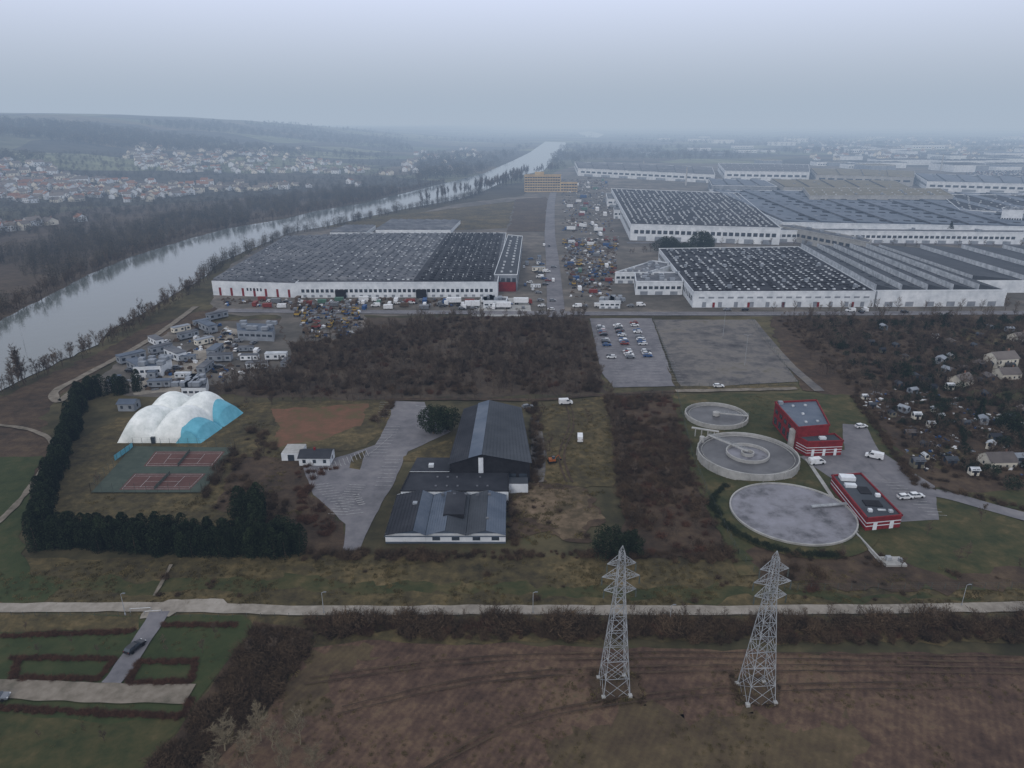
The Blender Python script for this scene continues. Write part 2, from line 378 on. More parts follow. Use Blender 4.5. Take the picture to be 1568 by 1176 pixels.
patch('allotment_lawn',[(1440,755),(1568,752),(1700,770),(1640,785),(1480,775)],M['lawn'],1)
patch('car_park',[(903,488),(998,488),(1035,592),(940,594),(920,570)],M['asph'],.3)
patch('empty_lot_asphalt',[(1000,490),(1150,490),(1222,585),(1100,592),(1040,592)],M['asphd'],.3)
patch('service_forecourt_grass',[(1020,560),(1036,600),(1225,596),(1215,588),(1100,592),(1042,592)],M['dike'],.6)
patch('forecourt_asphalt',[(1290,650),(1325,652),(1345,690),(1430,745),(1438,797),(1380,800),(1330,790),(1290,745),(1240,712),(1225,700),(1292,690)],M['asph'],.3)
patch('service_forecourt',[(735,458),(810,456),(815,485),(720,485)],M['conc'],.3)
patch('bare_field',[(705,318),(790,308),(775,350),(700,352),(640,350),(560,352),(520,342)],M['dike'],4,10)
patch('wood_clearing',[(790,305),(838,302),(838,355),(778,355)],M['woodg'],4,10)
# roads
road('factory_road',[(330,476),(700,479),(1100,481),(1900,478)],8,M['asph'],.1)
road('access_avenue',[(852,486),(846,400),(842,350),(846,300),(858,270)],10,M['asph'],.2)
road('yard_road',[(960,372),(1250,372),(1800,378)],9,M['asph'],.2)
road('dike_road',[(-300,932),(0,932),(250,931),(480,936),(800,935),(1050,936),(1350,934),(1568,930),(1900,925)],3.2,M['gravel'],.35,k=40)
patch('gravel_pad',[(216,948),(222,935),(258,920),(345,918),(352,926),(280,932),(262,944)],M['gravel'],.5,1.)
road('park_lane',[(245,938),(235,955),(212,990),(185,1030),(170,1048)],4.,M['asph'],.3)
road('park_drive',[(-120,1055),(0,1056),(150,1062),(292,1064)],4.8,M['gravel2'],.5,k=20)
road('works_road',[(1335,700),(1380,742),(1460,762),(1568,792),(1800,850)],5.2,M['asph'],.1)
road('river_track',[(300,470),(230,520),(130,575),(85,600),(90,615),(110,600)],3.2,M['gravel2'],.5)
road('footpath',[(-60,650),(0,652),(55,662),(83,685),(62,725),(20,780),(-40,830)],1.7,M['gravel2'],.5)
road('dike_footpath',[(262,866),(252,885),(244,900),(236,914)],.7,M['gravel2'],.4)
road('works_footpath',[(1235,704),(1300,800),(1345,858),(1360,866)],1.2,M['conc'],.05)
road('grass_track',[(1036,606),(1060,700),(1090,775),(1140,860)],3.5,M['lawn'],.9)
road('boundary_track',[(590,613),(700,612),(820,613),(920,606),(1035,600),(1220,596)],2.4,M['brushg'],.9)
road('boundary_track_paved',[(1035,600),(1220,596)],3,M['gravel2'],.9)
road('yard_lane',[(1150,490),(1200,550),(1255,600)],4,M['asphd'],.3)
for off in (-.8,.8):
    road('meadow_track',[(a+off,b) for a,b in W([(872,740),(860,700),(875,650),(868,620),(840,580),(825,490)])],.5,M['brushg'],.4,world=True)
for pp in ([(470,1045),(700,1015),(1000,1005),(1600,1012)],[(520,1090),(760,1040),(1100,1025),(1650,1030)],[(640,1190),(820,1100),(1100,1060),(1500,1050)]):
    w_=spline(W(pp),12)
    for off in (-.8,.8):
        road('tractor_track',[(a+off*.3,b+off) for a,b in w_],.3,M['brushg'],.25,world=True,k=2)
# painted markings
mb=MB()
zz=ZL[0]+.012
def bays(a,b,n,dirpx,L_=5.):
    A=P(*a);B=P(*b)
    dx,dy=dirpx; l=math.hypot(dx,dy)
    for i in range(n+1):
        t=i/n; p=(A[0]+(B[0]-A[0])*t,A[1]+(B[1]-A[1])*t)
        ribbon(mb,[p,(p[0]+dx/l*L_,p[1]+dy/l*L_)],.13,zz)
bays((600,618),(597,640),6,(-1,.1),4.6)
bays((655,625),(690,662),10,(-1,.35)); bays((560,690),(475,722),14,(.4,-1)); bays((477,745),(528,790),12,(1,.25))
bays((560,745),(530,790),12,(-1,.1)); bays((612,655),(590,700),10,(-1,0))
bays((615,700),(600,745),8,(-1,0))
for x0,x1 in ((912,944),(938,975),(965,1003),(990,1030)): bays((x0,496),(x1,586),26,(1,0),4.8)
for i in range(6):
    a=P(540+i*1.8,760+i*3); ribbon(mb,[a,(a[0]+1.8,a[1]+.6)],.22,zz)
ribbon(mb,[P(560,700),P(575,690),P(600,668)],.12,zz)
w2=spline(W([(330,476),(700,479),(1100,481),(1900,478)]),10)
for off in (-3.4,3.4): ribbon(mb,[(a,b+off) for a,b in w2],.2,zz)
bays((1350,740),(1420,790),10,(1,-.1))
mb.obj('painted_road_markings',[M['line']])
def quadmap(q,s,t):
    a=[q[0][i]+(q[1][i]-q[0][i])*s for i in (0,1)]; b=[q[3][i]+(q[2][i]-q[3][i])*s for i in (0,1)]
    return (a[0]+(b[0]-a[0])*t,a[1]+(b[1]-a[1])*t)
cz=ZL[0]+.012
patch('tennis_court_surround',[(140,756),(310,756),(360,687),(205,685)],M['courtg'],0,z=cz)
for q in ([(183,752),(291,752),(316,727),(206,727)],[(220,716),(326,716),(345,693),(238,693)]):
    patch('tennis_court',q,M['courtr'],0,z=cz+.012)
    Q=W(q); mb=MB()
    for (s0,t0,s1,t1) in ((0.03,.05,.97,.05),(.03,.95,.97,.95),(.03,.05,.03,.95),(.97,.05,.97,.95),(.03,.17,.97,.17),(.03,.83,.97,.83),(.26,.17,.26,.83),(.74,.17,.74,.83),(.26,.5,.74,.5)):
        ribbon(mb,[quadmap(Q,s0,t0),quadmap(Q,s1,t1)],.1,cz+.025)
    a=quadmap(Q,.5,0);b_=quadmap(Q,.5,1)
    mb.box((a[0]+b_[0])/2,(a[1]+b_[1])/2,cz+.03,.06,math.dist(a,b_),.95,1,rot=math.atan2(b_[1]-a[1],b_[0]-a[0])-math.pi/2)
    mb.obj('tennis_net_and_lines',[M['line'],M['mesh']])
def fence(name,px,h=2.,sp_=3.,rails=5,m=None,world=False):
    w=px if world else W(px); mb=MB()
    for a,b in zip(w,w[1:]):
        d=math.dist(a,b); k=max(1,int(d/sp_))
        for j in range(k+1):
            x=a[0]+(b[0]-a[0])*j/k;y=a[1]+(b[1]-a[1])*j/k; mb.beam((x,y,0),(x,y,h),.05,n=4)
        for r in range(rails):
            z=h*(r+1)/rails; mb.beam((*a,z),(*b,z),.015,n=3)
    mb.obj(name,[m or M['mesh']])
fence('tennis_fence',[(140,756),(310,756),(360,687),(205,685),(140,756)],3.5,3,6)
mb=MB(); A=P(176,706);B=P(204,686); mb.face([(*A,0),(*B,0),(*B,2),(*A,2)]); mb.obj('court_windbreak',[M['turq']])
fence('chainlink_fence',[(1037,604),(1060,700),(1085,760),(1130,850),(1180,905)],2,3,4)
fence('chainlink_fence',[(1180,905),(1568,903),(1800,903)],2,3,4)
fence('chainlink_fence',[(1000,490),(1040,594),(1222,590),(1150,490)],2,4,4)
fence('boundary_fence',[(360,615),(600,611),(820,612),(1030,604)],2,4,4)
fence('dike_fence',[(-200,942),(200,944)],1.1,2.5,3); fence('dike_fence',[(270,945),(1568,946),(1800,945)],1.1,3,2)
# ---------------- buildings ----------------
def bil(q,s,t): return quadmap(q,s,t)
def walls(mb,q,h,wm_=0,rm=1,z0=0):
    for i in range(4):
        a=q[i];b=q[(i+1)%4]; mb.face([(*a,z0),(*b,z0),(*b,h),(*a,h)],wm_)
    mb.face([(*p,h) for p in q],rm)
def wstrip(mb,a,b,z0,z1,n,m,gap=.35,off=.05,e=.02):
    dx,dy=b[0]-a[0],b[1]-a[1]; l=math.hypot(dx,dy); nx,ny=dy/l*off,-dx/l*off
    for i in range(n):
        s0=e+(1-2*e)*(i+gap/2)/n; s1=e+(1-2*e)*(i+1-gap/2)/n
        p=(a[0]+dx*s0+nx,a[1]+dy*s0+ny); r=(a[0]+dx*s1+nx,a[1]+dy*s1+ny)
        mb.face([(*p,z0),(*r,z0),(*r,z1),(*p,z1)],m)
def parapet(mb,q,h,m,t=.35,up=.5):
    for i in range(4):
        a=q[i];b=q[(i+1)%4]; d=math.dist(a,b); 
        mb.box((a[0]+b[0])/2,(a[1]+b[1])/2,h-.01,d+t,t,up,m,rot=math.atan2(b[1]-a[1],b[0]-a[0]))
def teeth(mb,q,s0,s1,n,h,th,mslope,mglass,t0=0.,t1=1.,flip=False,seg=1):
    for i in range(n):
        a=s0+(s1-s0)*i/n; b=s0+(s1-s0)*(i+1)/n
        if flip: a,b=b,a
        A0=bil(q,a,t0);A1=bil(q,a,t1);B0=bil(q,b,t0);B1=bil(q,b,t1)
        z=h+.03
        mb.face([(*A1,z),(*A0,z),(*A0,z+th),(*A1,z+th)],mglass)
        mb.face([(*A0,z+th),(*B0,z),(*B1,z),(*A1,z+th)],mslope)
        mb.face([(*A0,z),(*B0,z),(*A0,z+th)],mslope); mb.face([(*A1,z),(*B1,z),(*A1,z+th)],mslope)
def dots(mb,q,s0,s1,ns,nt_,h,sx,sy,sz,m,t0=.02,t1=.98,drop=.1,jit=0):
    for i in range(ns):
        for j in range(nt_):
            if R()<drop: continue
            p=bil(q,s0+(s1-s0)*(i+.5)/ns,t0+(t1-t0)*(j+.5)/nt_)
            mb.box(p[0]+U(-jit,jit),p[1],h,sx*U(.7,1.1),sy,sz,m)
BM=[M['wall'],M['roofd'],M['win'],M['sky'],M['roofg'],M['red'],M['wallg'],M['roofm'],M['roofb'],M['rooft'],M['conc'],M['dark'],M['tan']]
# factory one
mb=MB(); h=9
q=[P(455,456),P(762,455),P(775,357,h),P(565,357,h)]
qL=[P(327,452),P(455,456),P(565,357,h),P(438,362,h)]
walls(mb,qL,h,0,4); walls(mb,q,h,0,4); parapet(mb,q,h,0); 
teeth(mb,qL,.01,.99,11,h,1.1,4,7,.01,.99)
teeth(mb,q,.0,.58,12,h,1.2,4,7,.03,.98)
teeth(mb,q,.58,.98,8,h,1.2,1,3,.02,.98)
dots(mb,qL,.02,.98,22,34,h+.4,1.7,1.2,.5,7,drop=.3,jit=.4)
dots(mb,qL,.02,.98,22,34,h+.4,1.4,1.,.5,3,drop=.85,jit=.6)
dots(mb,q,.02,.58,24,40,h+.5,1.6,1.,.5,3,drop=.78,jit=.4)
dots(mb,q,.0,.57,24,40,h+.45,1.8,1.,.4,7,drop=.2,jit=.3)
dots(mb,q,.59,.97,8,30,h+.35,3.,2.2,.95,1,drop=.05,jit=.1)
dots(mb,q,.59,.97,16,30,h+.5,1.,1.1,.7,3,drop=.6,jit=.2)
wstrip(mb,q[0],q[1],3.2,5.2,40,2,.35); wstrip(mb,q[0],q[1],.3,1.7,24,6,.6)
wstrip(mb,qL[0],qL[1],3.4,5.2,5,2,.5,e=.4)
wstrip(mb,qL[0],qL[1],.1,5,7,5,.8)
for s in (.22,.62): 
    p=bil(q,s,0); mb.box(p[0],p[1]-1.2,0,6,2.4,5,11)
mb.obj('factory_hall',BM)
mb=MB(); q=[P(757,445),P(792,445),P(800,362,10),P(778,360,10)]; walls(mb,q,10,6,7); wstrip(mb,q[0],q[1],1,8,4,2,.3); wstrip(mb,q[1],q[2],5,7.5,30,2,.3)
parapet(mb,q,10,0); dots(mb,q,.1,.9,2,14,10,1.6,1.6,.8,3); mb.obj('factory_office_annex',BM)
mb=MB(); q=[P(762,443),P(790,444),P(789,430,6),P(764,430,6)]; walls(mb,[(a,b-4) for a,b in q],6,5,7); mb.obj('loading_dock',BM)
# factory two
mb=MB(); h=9
q=[P(1060,471),P(1337,470),P(1222,378,h),P(1009,381,h)]; walls(mb,q,h,0,1); parapet(mb,q,h,0)
dots(mb,q,.02,.98,18,24,h,1.3,1.6,.7,3,drop=.2,jit=.5); dots(mb,q,.02,.98,18,24,h+.01,3.4,2.6,.45,11,drop=.4,jit=.8); dots(mb,q,.02,.98,8,9,h,2.4,2.,1.8,6,drop=.7,jit=2)
wstrip(mb,q[0],q[1],5.3,6.3,18,6,.4); wstrip(mb,q[0],q[1],.2,3.2,11,6,.75); wstrip(mb,q[3],q[0],3,6,26,2,.4)
wstrip(mb,q[0],q[1],.1,3.,5,5,.93)
q2=[P(1340,470),P(1537,469),P(1620,372,h),P(1224,378,h)]; q2[2]=(q2[1][0]+2,q2[3][1])
walls(mb,q2,h,0,7); parapet(mb,[q2[0],q2[1],(q2[1][0],q2[1][1]+2),(q2[0][0],q2[0][1]+2)],h,0)
wstrip(mb,q2[0],q2[1],.2,3,6,6,.6)
teeth(mb,q2,.0,1.,5,h,3.4,7,3,.02,.98)
dots(mb,q2,.02,.98,5,12,h+1.6,3,1.,.5,7,drop=.3)
q3=[(q2[1][0]+1,q2[1][1]+35),(q2[1][0]+130,q2[1][1]+35),(q2[1][0]+130,q2[3][1]),(q2[1][0]+1,q2[3][1])]
walls(mb,q3,8,0,7); teeth(mb,q3,0,1,4,8,3.,7,3)
mb.obj('sawtooth_factory',BM)
def hall(name,px,h,wm_=0,rm=1,nt=0,nd=None,win=20,para=True,dm=3,ds=(1.6,1.6)):
    q=W(px,h); mb=MB(); walls(mb,q,h,wm_,rm)
    if para: parapet(mb,q,h,0 if wm_!=10 else 10,.5,.7)
    if win:
        wstrip(mb,q[0],q[1],h*.45,h*.68,win,2,.3); wstrip(mb,q[3],q[0],h*.45,h*.68,win,2,.3); wstrip(mb,q[0],q[1],.1,h*.28,max(3,win//3),6,.5)
    if nt: teeth(mb,q,.01,.99,nt,h,1.6,rm,4,.02,.98)
    if nd: dots(mb,q,.02,.98,nd[0],nd[1],h+(.5 if nt else 0),ds[0],ds[1],.9,dm,drop=.25,jit=.5)
    dots(mb,q,.05,.95,5,4,h+.3,3,2.4,1.6,6,drop=.5,jit=4)
    return mb.obj(name,BM)
hall('assembly_hall',[(966,344),(1196,350),(1130,296),(936,289)],14,0,1,0,(24,34),24)
hall('press_shop',[(1198,341),(1800,352),(1560,296),(1086,291)],13,0,8,10,(30,10),50,dm=1,ds=(6,4))
hall('pipe_gallery_building',[(1190,346),(1330,372),(1335,368),(1205,343)],11,10,4,0,None,14)
hall('parts_warehouse',[(1060,352),(1568,357),(1568,353),(1060,348)],10,0,4,0,None,60)
hall('stamping_hall',[(1240,300),(1460,300),(1440,289),(1230,287)],18,10,9,0,(14,4),14)
hall('paint_shop',[(1200,287),(1400,290),(1370,277),(1180,275)],16,10,9,5,None,12)
hall('body_shop',[(1470,322),(1568,326),(1700,300),(1440,298)],14,0,1,0,(10,10),10)
hall('white_tower_block',[(1535,322),(1568,323),(1568,319),(1536,318)],22,0,4,0,None,8)
hall('logistics_hall',[(885,258),(1095,268),(1090,256),(880,248)],14,0,4,8,None,22)
hall('logistics_hall',[(1110,262),(1240,264),(1238,252),(1100,250)],16,0,4,0,(12,4),12)
hall('logistics_hall',[(1250,268),(1400,272),(1400,262),(1240,258)],14,10,9,4,None,10)
hall('logistics_hall',[(1420,278),(1600,283),(1600,272),(1400,266)],14,0,8,6,None,14)
hall('logistics_hall',[(1090,284),(1190,286),(1170,276),(1085,274)],14,6,8,4,None,8)
hall('storage_shed',[(930,305),(965,306),(960,296),(928,296)],9,0,4,0,None,4)
hall('storage_shed',[(940,322),(966,323),(962,314),(940,314)],9,0,7,0,None,4)
mb=MB(); h=24; q=[P(803,294),P(858,294),P(860,274,h),P(806,274,h)]; q=[q[0],q[1],(q[1][0]+2,q[1][1]+22),(q[0][0]+2,q[0][1]+22)]
walls(mb,q,h,12,4); parapet(mb,q,h,12,.6,1.)
for k in range(6): wstrip(mb,q[0],q[1],2+k*3.7,3.9+k*3.7,14,2,.15,e=.01)
p=bil(q,.4,.5); mb.box(p[0],p[1],h,14,10,5,12)
qq=[q[1],(q[1][0]+26,q[1][1]),(q[1][0]+26,q[1][1]+16),(q[1][0]+.05,q[1][1]+16)]
walls(mb,qq,15,12,4)
for k in range(3): wstrip(mb,qq[0],qq[1],2+k*4,4+k*4,6,2,.15)
mb.obj('tan_office_building',BM)
for px in ([(575,352),(690,352),(705,337),(600,336)],[(505,356),(560,356),(575,345),(530,345)]):
    q=W(px,4); mb=MB(); walls(mb,q,4,0,4); teeth(mb,q,0,1,8,4,1.,4,3); mb.obj('polytunnel_shed',BM)
hall('white_workshop',[(974,432),(1046,432),(1040,418),(972,418)],8,0,4,0,(4,3),8)
hall('white_workshop',[(942,418),(990,418),(1035,405),(1000,400)],7,0,4,0,(4,4),6)
hall('gatehouse_store',[(918,462),(950,462),(950,456),(920,456)],4,0,4,0,None,4)
hall('gatehouse_store',[(1020,432),(1062,432),(1058,422),(1018,422)],6,0,4,0,(4,2),6)
hall('yard_workshop',[(740,462),(775,462),(777,456),(742,456)],4,0,4,0,None,4)
# gymnasium
mb=MB()
xl,xr,xc=-18.2,5.2,-8.7; y0,y1=187,229; el,er,rd=6.5,7.,9.6
xl2,xr2,xc2=xl+2,xr-2.5,xc+1.
mb.face([(xl,y0,0),(xr,y0,0),(xr,y0,er),(xc,y0,rd),(xl,y0,el)],11)
mb.face([(xr2,y1,0),(xl2,y1,0),(xl2,y1,el),(xc2,y1,rd),(xr2,y1,er)],11)
mb.face([(xl2,y1,0),(xl,y0,0),(xl,y0,el),(xl2,y1,el)],11); mb.face([(xr,y0,0),(xr2,y1,0),(xr2,y1,er),(xr,y0,er)],11)
def slope(a,b,c,d,m,nn=14,ribm=None):
    mb.face([a,b,c,d],m)
    for i in range(nn+1):
        t=i/nn; p=Vector(a).lerp(Vector(b),t); r=Vector(d).lerp(Vector(c),t); p.z+=.05;r.z+=.05; mb.beam(p,r,.05,n=4,m=m if ribm is None else ribm)
o_=.6
slope((xc,y0-o_,rd+.05),(xr+o_,y0-o_,er-.1),(xr2+o_,y1+o_,er-.1),(xc2,y1+o_,rd+.05),7)
slope((xl-o_,y0-o_,el-.1),(xc-.05,y0-o_,rd+.02),(xc2-.05,y1+o_,rd+.02),(xl2-o_,y1+o_,el-.1),1)
mb.face([(xc-4,y0-o_,rd-1.05),(xc-.1,y0-o_,rd+.12),(xc2-.1,y1+o_,rd+.12),(xc2-4,y1+o_,rd-1.05)],8)
mb.box(xc-.4,y0-.2,0,1.4,.5,rd-1.2,0)
wstrip(mb,(xr,y0),(xr2,y1),1,4.,12,2,.3); wstrip(mb,(xc,y0),(xr,y0),.5,3.2,4,2,.3)
mb.obj('gymnasium',BM)
mb=MB(); q=[(-31,175.5),(-1.,175.5),(-1,186.8),(-30,186.8)]; h=3.6
walls(mb,q,h,0,1); parapet(mb,q,h,11,.3,.25); wstrip(mb,q[3],q[0],1,2.6,8,2,.3); wstrip(mb,q[1],q[2],1,2.6,6,2,.2)
q4=[(-30,186.8),(-18.4,186.8),(-18.2,196),(-29,196)]; walls(mb,q4,4,0,1); wstrip(mb,q4[3],q4[0],.2,3.4,3,6,.2)
dots(mb,q,.25,.95,7,2,h,.6,.6,.3,4,drop=.4,jit=.6); mb.box(-24,190,4,1.5,1.5,.8,3)
mb.box(1.8,183.,0,5.6,4,3.,0,top=7)
mb.obj('sports_centre_link',BM)
mb=MB(); xs=[-32.,-21.8,-11.6,-1.6]; yb=175; yf=155.
for k in range(3):
    a,b_=xs[k],xs[k+1]; r=(a+b_)/2 if k!=0 else b_-3; f=yf
    e=3.; rh=4.3
    mb.face([(a+.01,f,0),(b_-.01,f,0),(b_-.01,f,e-.1),(a+.01,f,e-.1)],0); mb.face([(a+.01,f,e-.1),(b_-.01,f,e-.1),(r,f,rh)],8)
    mb.face([(b_-.01,yb,0),(a+.01,yb,0),(a+.01,yb,e),(r,yb,rh),(b_-.01,yb,e)],0)
    m1,m2=(1,8) if k==0 else ((8,7) if k==1 else (7,8))
    slope((a,f-.9,e-.15),(r,f-.9,rh+.05),(r,yb,rh+.05),(a,yb,e-.15),m1,8)
    slope((r,f-.9,rh+.05),(b_,f-.9,e-.15),(b_,yb,e-.15),(r,yb,rh+.05),m2,8)
    if k: wstrip(mb,(a,f),(b_,f),.9,2.2,2,2,.6)
    wstrip(mb,(a,f),(b_,f),.0,.5,1,8,.0,e=0,off=.04)
    mb.face([(a,f-.95,e-.2),(b_,f-.95,e-.2),(b_,f-.95,e-.55),(a,f-.95,e-.55)],8)
mb.face([(-32,yf,0),(-32,yb,0),(-32,yb,3),(-32,yf,3)],6); mb.face([(-1.6,yf,0),(-1.6,yb,0),(-1.6,yb,3),(-1.6,yf,3)],6)
mb.box(-15.2,167.5,3.4,5.4,12,1.2,11,top=1); 
for i in range(5): mb.box(-19+i*3.2,172.4,4.2,.8,.8,.5,4)
mb.box(-26,168,3.6,1.2,1.2,.9,6); mb.box(-6.4,160,3.9,.7,.7,.6,4)
mb.obj('sports_centre_classrooms',BM)
def gable(mb,cx,cy,w,d,h,rh,rot,mw,mr,mwin,z=0,ov=.4):
    c,s=math.cos(rot),math.sin(rot)
    def p(x,y,zz_): return (cx+x*c-y*s,cy+x*s+y*c,zz_+z)
    a,b=w/2,d/2
    mb.face([p(-a,-b,0),p(a,-b,0),p(a,-b,h),p(-a,-b,h)],mw); mb.face([p(a,b,0),p(-a,b,0),p(-a,b,h),p(a,b,h)],mw)
    mb.face([p(-a,b,0),p(-a,-b,0),p(-a,-b,h),p(-a,0,rh),p(-a,b,h)],mw); mb.face([p(a,-b,0),p(a,b,0),p(a,b,h),p(a,0,rh),p(a,-b,h)],mw)
    k=(rh-h)/b*ov
    mb.face([p(-a-ov,-b-ov,h-k+.06),p(a+ov,-b-ov,h-k+.06),p(a+ov,0,rh+.06),p(-a-ov,0,rh+.06)],mr)
    mb.face([p(a+ov,b+ov,h-k+.06),p(-a-ov,b+ov,h-k+.06),p(-a-ov,0,rh+.06),p(a+ov,0,rh+.06)],mr)
    n=max(2,int(w/3))
    for i in range(n):
        x=-a+w*(i+.5)/n
        mb.face([p(x-.5,-b-.04,1),p(x+.5,-b-.04,1),p(x+.5,-b-.04,2.2),p(x-.5,-b-.04,2.2)],mwin)
        mb.face([p(x+.5,b+.04,1),p(x-.5,b+.04,1),p(x-.5,b+.04,2.2),p(x+.5,b+.04,2.2)],mwin)
    for sg in (-1,1): mb.face([p(sg*(a+.04),-.5*sg,1),p(sg*(a+.04),.5*sg,1),p(sg*(a+.04),.5*sg,2.2),p(sg*(a+.04),-.5*sg,2.2)],mwin)
HM=[M['wall'],M['roofd'],M['win'],M['tile'],M['tileg'],M['cream'],M['red'],M['roofm'],M['conc'],M['roofb'],M['wallg']]
x,y=P(483,712); mb=MB(); gable(mb,x,y+2.5,9.5,6.5,2.8,4.1,0,0,1,2); x2,y2=P(447,705); mb.box(x2,y2+3,0,6,7,2.7,0,top=8); mb.box(x2,y2-.55,.1,2,.1,2.1,2)
mb.box(x-.5,y+2.5,3.6,.6,.6,1.3,6)
mb.obj('clubhouse',HM)
# membrane tennis hall
mb=MB(); fl=P(179,679); fr=P(292,679); br=(fr[0]+5.,fr[1]+27); bl=(fl[0]+5,fl[1]+27)
q=[fl,fr,br,bl]; n1,n2=72,72; 
def lobes(s,t):
    e=(1-abs(2*s-1)**5)**.5*(1-abs(2*t-1)**5)**.5
    a=abs(math.sin(math.pi*(s*1.9+.05)))**.55; b=abs(math.sin(math.pi*t*2))**.5
    rip=.08*math.sin(s*90)*.5
    return (4.4+4.9*a*(.4+.6*b)+2.2*t+rip)*e
i0=len(mb.v)
for j in range(n2+1):
    for i in range(n1+1):
        s=i/n1;t=j/n2; p=bil(q,s,t); mb.v.append((p[0],p[1],max(0,lobes(s,t))))
for j in range(n2):
    for i in range(n1):
        a=i0+j*(n1+1)+i; mb.f.append((a,a+1,a+n1+2,a+n1+1)); mb.m.append(0)
mb.obj('membrane_tennis_hall',[M['white'],M['turq']],True)
mb=MB()
for k in range(2):
    t0,t1=k*.5+.0,k*.5+.5
    N_=16
    def zt(i): return (6.2+k*1.2)*math.sin(math.pi*(i/N_))**.5+.6
    for i in range(N_):
        ta=t0+(t1-t0)*i/N_; tb=t0+(t1-t0)*(i+1)/N_; za=zt(i); zb=zt(i+1)
        a0=bil(q,1.0,ta);b0=bil(q,1.0,tb)
        mb.face([(a0[0]+3.6,a0[1],0),(b0[0]+3.6,b0[1],0),(b0[0]+1.2,b0[1],zb*.62),(a0[0]+1.2,a0[1],za*.62)],0)
        mb.face([(a0[0]+1.2,a0[1],za*.62),(b0[0]+1.2,b0[1],zb*.62),(b0[0]-3.2,b0[1],zb+.5),(a0[0]-3.2,a0[1],za+.5)],0)
mb.face([(fr[0]-5,fr[1]-.25,.0),(fr[0]+3.6,fr[1]-.15,.0),(fr[0]+1.,fr[1]+.2,3.5),(fr[0]-1.2,fr[1]+.4,4.6)],0)
p=bil(q,.5,0); mb.box(p[0],p[1]+.1,0,1.3,.9,2.3,1)
mb.obj('membrane_hall_side_curtain',[M['turq'],M['win']],False)
x,y=P(199,626); mb=MB(); gable(mb,x,y,6,5,3,4,0,10,9,2); mb.obj('changing_block',HM)
# water works
def tank(name,cx,cy,r,h,inner,m_l,bridge):
    mb=MB(); mb.ring(cx,cy,0,h,r,r-.35,m=0); mb.cyl(cx,cy,h-.95,h-.9,r-.36,64,m=1)
    mb.ring(cx,cy,h-.9,h-.55,r-1.3,r-1.42,m=0)
    if inner:
        mb.ring(cx,cy,h-.9,h+.1,inner,inner-.35,m=0); mb.ring(cx,cy,h-.9,h+.1,2.,1.7,24,m=0); mb.cyl(cx,cy,h-.89,h-.86,inner-.36,48,m=3)
    else: mb.cyl(cx,cy,h-.7,h+.5,1.3,20,m=0)
    a=bridge; c,s=math.cos(a),math.sin(a)
    mb.box(cx+c*r/2,cy+s*r/2,h+.1,r,1.0,.25,0,rot=a)
    for sg in (-.5,.5):
        ox,oy=-s*sg,c*sg
        for z in (.9,1.3): mb.beam((cx+ox,cy+oy,h+z-.2),(cx+c*r+ox,cy+s*r+oy,h+z-.2),.035,n=4,m=2)
        for k in range(9): 
            t=k/8*r; mb.beam((cx+c*t+ox,cy+s*t+oy,h+.2),(cx+c*t+ox,cy+s*t+oy,h+1.1),.035,n=4,m=2)
    if r>13:
        mb.cyl(cx-12,cy+9.5,0,h+1.,.8,14,m=0); mb.box(cx-9,cy+17,h,9,1,.3,0,rot=-.4)
        for k in range(4): mb.box(cx-12+k*1.9,cy+18-k*.8,0,.3,.3,h,0)
    for k in range(28):
        t=k/28*6.283; mb.box(cx+(r+.08)*math.cos(t),cy+(r+.08)*math.sin(t),0,.18,.3,h-.05,0,rot=t)
    return mb.obj(name,[M['conc'],m_l,M['steel'],M['sludge']])
x,y=P(1097,633,1.8); tank('clarifier_tank',x,y,11.,1.8,0,M['tankw'],-.25)
x,y=P(1145,692,3.); tank('aeration_tank',x,y,15.4,3.,6.6,M['tankw'],2.2)
x,y=P(1213,784,.8); mb=MB(); mb.ring(x,y,0,1.1,16.4,16.0,72,m=0); mb.cyl(x,y,.66,.72,15.99,72,m=1)
mb.box(x+11.5,y+3,1.15,11,1.0,.3,2,rot=.15)
for k in range(10):
    mb.beam((x+6.2+k*1.2,y+2.6+k*.18-.5,1.4),(x+6.2+k*1.2,y+2.6+k*.18-.5,2.2),.04,n=4,m=2)
mb.obj('storm_basin',[M['conc'],M['sludge'],M['steel']])
bx,by=x,y
mb=MB(); n=72
for k in range(n):
    t0=k/n*6.283;t1=(k+1)/n*6.283
    if 5.6<t0 or t0<1.0: continue
    for r0,z0,r1,z1 in ((16.45,.6,18,.9),(18,.9,21.5,.4)):
        mb.face([(bx+r1*math.cos(t0),by+r1*math.sin(t0),z1),(bx+r1*math.cos(t1),by+r1*math.sin(t1),z1),(bx+r0*math.cos(t1),by+r0*math.sin(t1),z0),(bx+r0*math.cos(t0),by+r0*math.sin(t0),z0)])
mb.obj('earth_bank',[M['lawn']])
def stripes(mb,q,h,zs_,m,off=.04):
    for i in range(4):
        a=q[i];b=q[(i+1)%4]; dx,dy=b[0]-a[0],b[1]-a[1]; l=math.hypot(dx,dy); nx,ny=dy/l*off,-dx/l*off
        for z0,z1 in zs_: mb.face([(a[0]+nx,a[1]+ny,z0),(b[0]+nx,b[1]+ny,z0),(b[0]+nx,b[1]+ny,z1),(a[0]+nx,a[1]+ny,z1)],m)
mb=MB(); h=8.; qA=W([(1222,656),(1270,652),(1250,614),(1187,617)],h); walls(mb,qA,h,5,8); parapet(mb,qA,h,5,.35,.6)
h2=5.; qB=W([(1237,678),(1291,676),(1272,654),(1222,656)],h2); qB[3]=(qA[0][0]+.1,qA[0][1]-.1); qB[2]=(qA[1][0]+2,qA[1][1]-.1)
walls(mb,qB,h2,5,7); parapet(mb,qB,h2,5,.35,.5); stripes(mb,qB,h2,[(1.3,1.5),(2.2,2.4),(3.1,3.3)],0)
